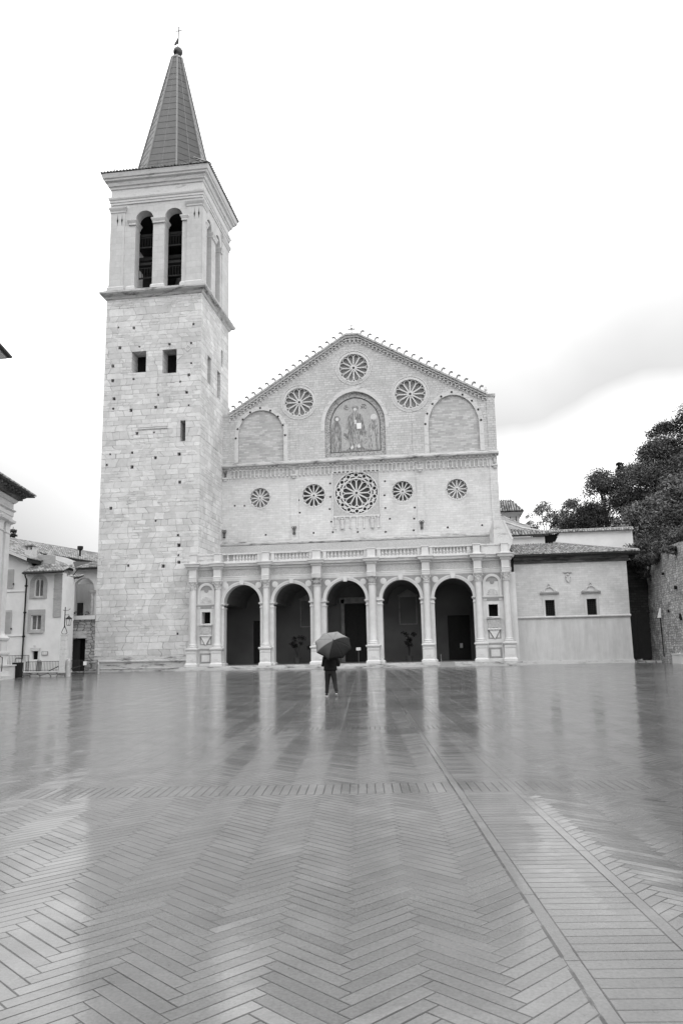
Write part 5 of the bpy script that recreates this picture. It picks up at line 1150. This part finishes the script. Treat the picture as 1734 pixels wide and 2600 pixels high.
bollard(-31.15, 66.8, .0, 1.0, .17, 'pale stone bollard at the foot of the bell tower, right end of the railing')
bollard(-34.3, 59.4, .3, 1.1, .2, 'dark stone bollard half hidden behind the litter bin')
pz = thing('lamp_pillar', 'square stone pillar carrying an iron lamp bracket, in front of the rough stone wall', 'pillar', (-30.95, 60, 0))
MB().rect_loft(-31.15,-30.72,59.8,60.25,[(.06,.3),(.06,.5),(.04,.5),(0,3.3),(.05,3.32),(.05,3.4)]).build('shaft', 'trim', pz)
lp = thing('street_lamp', 'black wrought iron lamp with a glass lantern, standing on the square stone pillar', 'street lamp', (-30.95, 60, 3.4))
ip = MB(); ip.tube([(-30.97,60,3.9),(-30.95,60,5.6)], .04, 6)
for s in (-1,1): ip.tube([(-30.95+s*.04,60,3.42),(-30.95+s*.16,60,3.42),(-30.95+s*.24,60,3.5),(-30.95+s*.2,60,3.65),(-30.95+s*.05,60,3.95),(-30.95,60,4.15)], .025, 5)
ip.tube([(-31.15,60,5.35),(-30.95,60,5.3),(-30.65,60,5.33),(-30.52,60,5.45)], .02, 5).tube([(-30.95,60,4.95),(-30.6,60,4.95),(-30.6,60,4.85)], .022, 5); ip.build('bracket', 'iron', lp, True)
ln = MB()
for a, b in ((-30.78,59.85),(-30.44,59.85),(-30.78,60.15),(-30.44,60.15)): ln.tube([(a*.5-.5*30.61, b, 4.12),(a, b, 4.62)], .018, 4)
ln.rect_loft(-30.78,-30.44,59.85,60.15,[(.02,4.6),(.03,4.66),(-.1,4.8),(-.14,4.88)]).rect_loft(-30.7,-30.53,59.9,60.1,[(.02,4.08),(.02,4.13)]); ln.build('lantern_frame', 'iron', lp)
MB().loft([[(-30.7,59.88,4.13),(-30.53,59.88,4.13),(-30.53,60.12,4.13),(-30.7,60.12,4.13)],[(-30.76,59.87,4.6),(-30.46,59.87,4.6),(-30.46,60.13,4.6),(-30.76,60.13,4.6)]]).build('lantern_glass', 'frame', lp)
ws = thing('small_sign', 'small blank white sign hanging on the railing near the dark doorway', 'sign', (-31.5, 65, .9)); MB().box(-31.62,-31.32,64.95,64.98,.8,1.12).build('plate', 'sign', ws)
hd = thing('barrier_bar', 'slanting black bar leaning down to the low wall left of the lamp pillar', 'handrail', (-31.6, 60, .5)); MB().tube([(-32.1,59.9,.46),(-31.2,59.9,.85)], .035, 6).build('bar', 'iron', hd)
hd2 = thing('barrier_bar', 'slanting black bar between the pale bollard and the dark doorway', 'handrail', (-30.5, 60.6, .5)); MB().tube([(-30.9,60.6,.5),(-30.2,61.6,.78)], .035, 6).build('bar', 'iron', hd2)

# ------------------------------------------------------------------ person with umbrella
px_, py_ = -4.34, 28.85
PN = thing('person', 'person seen from behind in black jacket and dark jeans under an umbrella', 'person', (px_, py_, 0))
J = {'pel':(0,0,.93,.14),'sp':(0,.02,1.12,.125),'ch':(0,.02,1.32,.15),'nb':(0,.03,1.47,.07),'nk':(0,.05,1.53,.05),'hd':(0,.06,1.60,.075),'ht':(0,.06,1.72,.085),'h2':(0,.07,1.775,.05),
 'lh':(-.1,0,.88,.1),'lk':(-.13,.04,.5,.062),'la':(-.15,.0,.1,.042),'lf':(-.19,.1,.04,.035),'rh':(.1,0,.88,.1),'rk':(.17,-.06,.5,.062),'ra':(.26,-.33,.17,.042),'rf':(.25,-.24,.05,.035),
 'ls':(-.19,.02,1.41,.065),'le':(-.27,.06,1.15,.045),'lw':(-.02,.30,1.14,.03),'rs':(.19,.02,1.41,.065),'re':(.28,.08,1.16,.045),'rw':(.14,.27,1.33,.03)}
Bn = [('pel','sp'),('sp','ch'),('ch','nb'),('nb','nk'),('nk','hd'),('hd','ht'),('ht','h2'),('pel','lh'),('lh','lk'),('lk','la'),('la','lf'),('pel','rh'),('rh','rk'),('rk','ra'),('ra','rf'),('ch','ls'),('ls','le'),('le','lw'),('ch','rs'),('rs','re'),('re','rw')]
for sd, w, dr in (('l',(-.02,.30,1.14),(.10,.02,.02)),('r',(.14,.27,1.33),(.0,.03,.06))):
    pc = (w[0]+dr[0]*.6, w[1]+dr[1]*.6, w[2]+dr[2]*.6); J[sd+'p'] = (*pc, .026); Bn.append((sd+'w', sd+'p'))
    for i in range(4):
        o_ = (i-1.5)*.02; ln_ = (.028,.034,.032,.024)[i]
        if sd == 'l': a = (pc[0]+.03, pc[1]+.01, pc[2]+o_); b = (a[0]+ln_, a[1]+.005, a[2]); c = (b[0]+.005, b[1]-ln_*.8, b[2])
        else: a = (pc[0]-.01, pc[1]+.03, pc[2]+o_); b = (a[0]-ln_*.3, a[1]+ln_, a[2]); c = (b[0]-ln_, b[1]-.004, b[2])
        for nm, p in (('a',a),('b',b),('c',c)): J[f'{sd}{i}{nm}'] = (*p, .0095)
        Bn += [(sd+'p', f'{sd}{i}a'), (f'{sd}{i}a', f'{sd}{i}b'), (f'{sd}{i}b', f'{sd}{i}c')]
    ta = (pc[0]-.01, pc[1]-.022, pc[2]+.02) if sd == 'l' else (pc[0]-.03, pc[1]+.0, pc[2]+.01); tb = (ta[0]+.03, ta[1]-.005, ta[2]+.01) if sd == 'l' else (ta[0]-.02, ta[1]+.02, ta[2]+.012)
    J[sd+'ta'] = (*ta, .011); J[sd+'tb'] = (*tb, .009); Bn += [(sd+'p', sd+'ta'), (sd+'ta', sd+'tb')]
keys = list(J); me = bpy.data.meshes.new('body'); me.from_pydata([J[k][:3] for k in keys], [(keys.index(a), keys.index(b)) for a, b in Bn], [])
bo_ = bpy.data.objects.new('body', me); COL.objects.link(bo_); bo_.parent = PN; sk_ = bo_.modifiers.new('skin', 'SKIN'); sk_.use_smooth_shade = True; me.materials.append(M['skin'])
for i, k in enumerate(keys): v = me.skin_vertices[0].data[i]; v.radius = (J[k][3],) * 2; v.use_root = (k == 'pel')
sb = bo_.modifiers.new('subsurf', 'SUBSURF'); sb.levels = 1; sb.render_levels = 1
def ell(cx, cy, z, rx, ry, n=20): return [(px_ + cx + rx*math.cos(2*PI*i/n), py_ + cy + ry*math.sin(2*PI*i/n), z) for i in range(n)]
jk = MB().loft([ell(0,.01,.93,.235,.165), ell(0,.01,.96,.25,.175), ell(0,.02,1.15,.235,.165), ell(0,.02,1.3,.235,.165), ell(0,.03,1.4,.215,.14), ell(0,.03,1.46,.16,.11), ell(0,.04,1.5,.085,.085), ell(0,.04,1.54,.075,.08)], cap=False)
def W_(p): return (px_+p[0], py_+p[1], p[2])
for s in ('l','r'):
    a, b, c = J[s+'s'], J[s+'e'], J[s+'w']; jk.tube([W_((a[0]*.7,a[1],a[2]+.01)), W_(a), W_(b), W_(c)], [.09,.10,.088,.06], 10)
jo = jk.build('jacket', 'jacket', PN, True)
dt = bpy.data.textures.new('folds', 'CLOUDS'); dt.noise_scale = .09
dm = jo.modifiers.new('sub', 'SUBSURF'); dm.levels = 1; dm.render_levels = 2; dm.subdivision_type = 'SIMPLE'; dm = jo.modifiers.new('folds', 'DISPLACE'); dm.texture = dt; dm.strength = .025; dm.texture_coords = 'LOCAL'
tr_ = MB()
def leg(h, k, a):
    H_, K_, A_ = J[h], J[k], J[a]; s = 1 if h[0] == 'r' else -1
    tr_.tube([W_((H_[0]*.85,0,.99)), W_((H_[0],H_[1],.84)), W_(tuple((H_[i]+K_[i])/2 for i in range(3))), W_(K_[:3]), W_(tuple((K_[i]*.5+A_[i]*.5) for i in range(3))), W_((A_[0]*.98, A_[1]*.97, A_[2]+.06)), W_((A_[0]*.99,A_[1]*.99,A_[2]+.02))], [.115,.118,.1,.082,.072,.066,.07], 12)
leg('lh','lk','la'); leg('rh','rk','ra'); tr_.loft([ell(0,0,.80,.13,.11), ell(0,0,.86,.18,.135), ell(0,0,1.02,.17,.13)])
to_ = tr_.build('trousers', 'jeans', PN, True); dm = to_.modifiers.new('sub', 'SUBSURF'); dm.levels = 1; dm.render_levels = 2; dm.subdivision_type = 'SIMPLE'; dm = to_.modifiers.new('folds', 'DISPLACE'); dm.texture = dt; dm.strength = .025; dm.texture_coords = 'LOCAL'
def shoe(heel, toe, lift):
    hx, hy, hz = heel; tx, ty, tz = toe; d = Vector((tx-hx, ty-hy, tz-hz)); L_ = d.length; d.normalize(); sd = Vector((d.y, -d.x, 0)).normalized(); up = sd.cross(d)
    up = up if up.z > 0 else -up
    def ring(t, w, z0, z1): c = Vector(heel) + d*(L_*t); return [tuple(c + sd*(w*math.cos(a)) + up*(z0 + (z1-z0)*(.5+.5*math.sin(a)))) for a in [2*PI*i/10 for i in range(10)]]
    s_ = MB().loft([ring(0,.028,.022,.09), ring(.08,.042,.022,.12), ring(.3,.043,.022,.125), ring(.55,.048,.022,.085), ring(.8,.05,.022,.065), ring(1,.025,.022,.045)]).build('shoe', 'shoe', PN, True)
    MB().loft([ring(-.02,.03,0,.028), ring(.1,.045,0,.03), ring(.5,.05,0,.03), ring(.85,.052,0,.03), ring(1.03,.028,0,.03)]).build('sole', 'sole', s_, True)
shoe((px_-.14, py_-.05, .0), (px_-.21, py_+.21, .0), 0); shoe((px_+.265, py_-.39, .10), (px_+.25, py_-.17, .0), 1)
MB().ball((px_, py_+.05, 1.70), .105, 14, 10, (.92,1.05,1.12)).build('hair', 'hair', PN, True)
fcm = MB()
for s in (-1,1): fcm.ball((px_+s*.03, py_+.145, 1.67), .012, 6, 5)
fcm.build('eyes', 'black', PN); MB().ball((px_, py_+.155, 1.645), .016, 6, 5, (.8,1,1.5)).build('nose', 'skin', PN, True); MB().box(px_-.025,px_+.025,py_+.135,py_+.14,1.605,1.612).build('mouth', 'robe', PN)
for s in (-1,1): MB().ball((px_+s*.1, py_+.06, 1.665), .025, 6, 5, (.4,.8,1.3)).build('ear', 'skin', PN, True)
# umbrella
nrm = Vector((.13,-.74,.66)).normalized(); A = Vector((-4.13,28.32,2.03)); Rm = .70
ua = Vector((0,0,1)); ua = (ua - nrm*ua.dot(nrm)).normalized(); ub = nrm.cross(ua)
UM = thing('umbrella', 'large umbrella with light and shade put into its panel colours, tilted back over the walking person', 'umbrella', tuple(A))
def upt(t, ang, sag=0): 
    rr = Rm*math.sin(t*1.18)/math.sin(1.18); dp_ = .27*(1-math.cos(t*1.18))/(1-math.cos(1.18))
    return A - nrm*(dp_+sag) + (ua*math.cos(ang) + ub*math.sin(ang))*rr
for k in range(8):
    g_ = MB(); rows_ = []
    a0, a1 = PI/8 + k*PI/4 + .12, PI/8 + (k+1)*PI/4 + .12
    for i in range(9):
        t = i/8; P0, P1 = upt(t, a0), upt(t, a1); row = []
        for j in range(7):
            s = j/6; p = P0.lerp(P1, s); bulge = 4*s*(1-s)
            p = p + nrm*(.012*bulge*math.sin(PI*t)) ; p = p - (p - A + nrm*.27).normalized()*(.018*bulge*t**3)
            row.append(tuple(p))
        rows_.append(row)
    vs = [p for row in rows_ for p in row]; fs = [(i*7+j, i*7+j+1, (i+1)*7+j+1, (i+1)*7+j) for i in range(8) for j in range(6)]
    g_.add(vs, fs); go = g_.build('canopy_panel', 'umb_lit' if k in (0,1,6,7) else ('umb_half' if k == 2 else 'umb_shade'), UM, True, fixn=False)  # upper panels lighter, lower ones darker: fall of light put into colour
    sf = go.modifiers.new('cloth', 'SOLIDIFY'); sf.thickness = .003
    MB().tube([upt(i/8, a0, .008) for i in range(9)], .004, 4).build('rib', 'steel', UM)
MB().tube([A + nrm*.07, A - nrm*.02], [.006,.02], 8).build('tip', 'iron', UM)
MB().tube([A, A - nrm*1.0], .009, 8).build('shaft', 'steel', UM); hb = A - nrm*.98
MB().tube([hb, hb - nrm*.1, hb - nrm*.14 + ub*.03, hb - nrm*.12 + ub*.07, hb - nrm*.08 + ub*.08], .016, 8).build('handle', 'iron', UM, True)
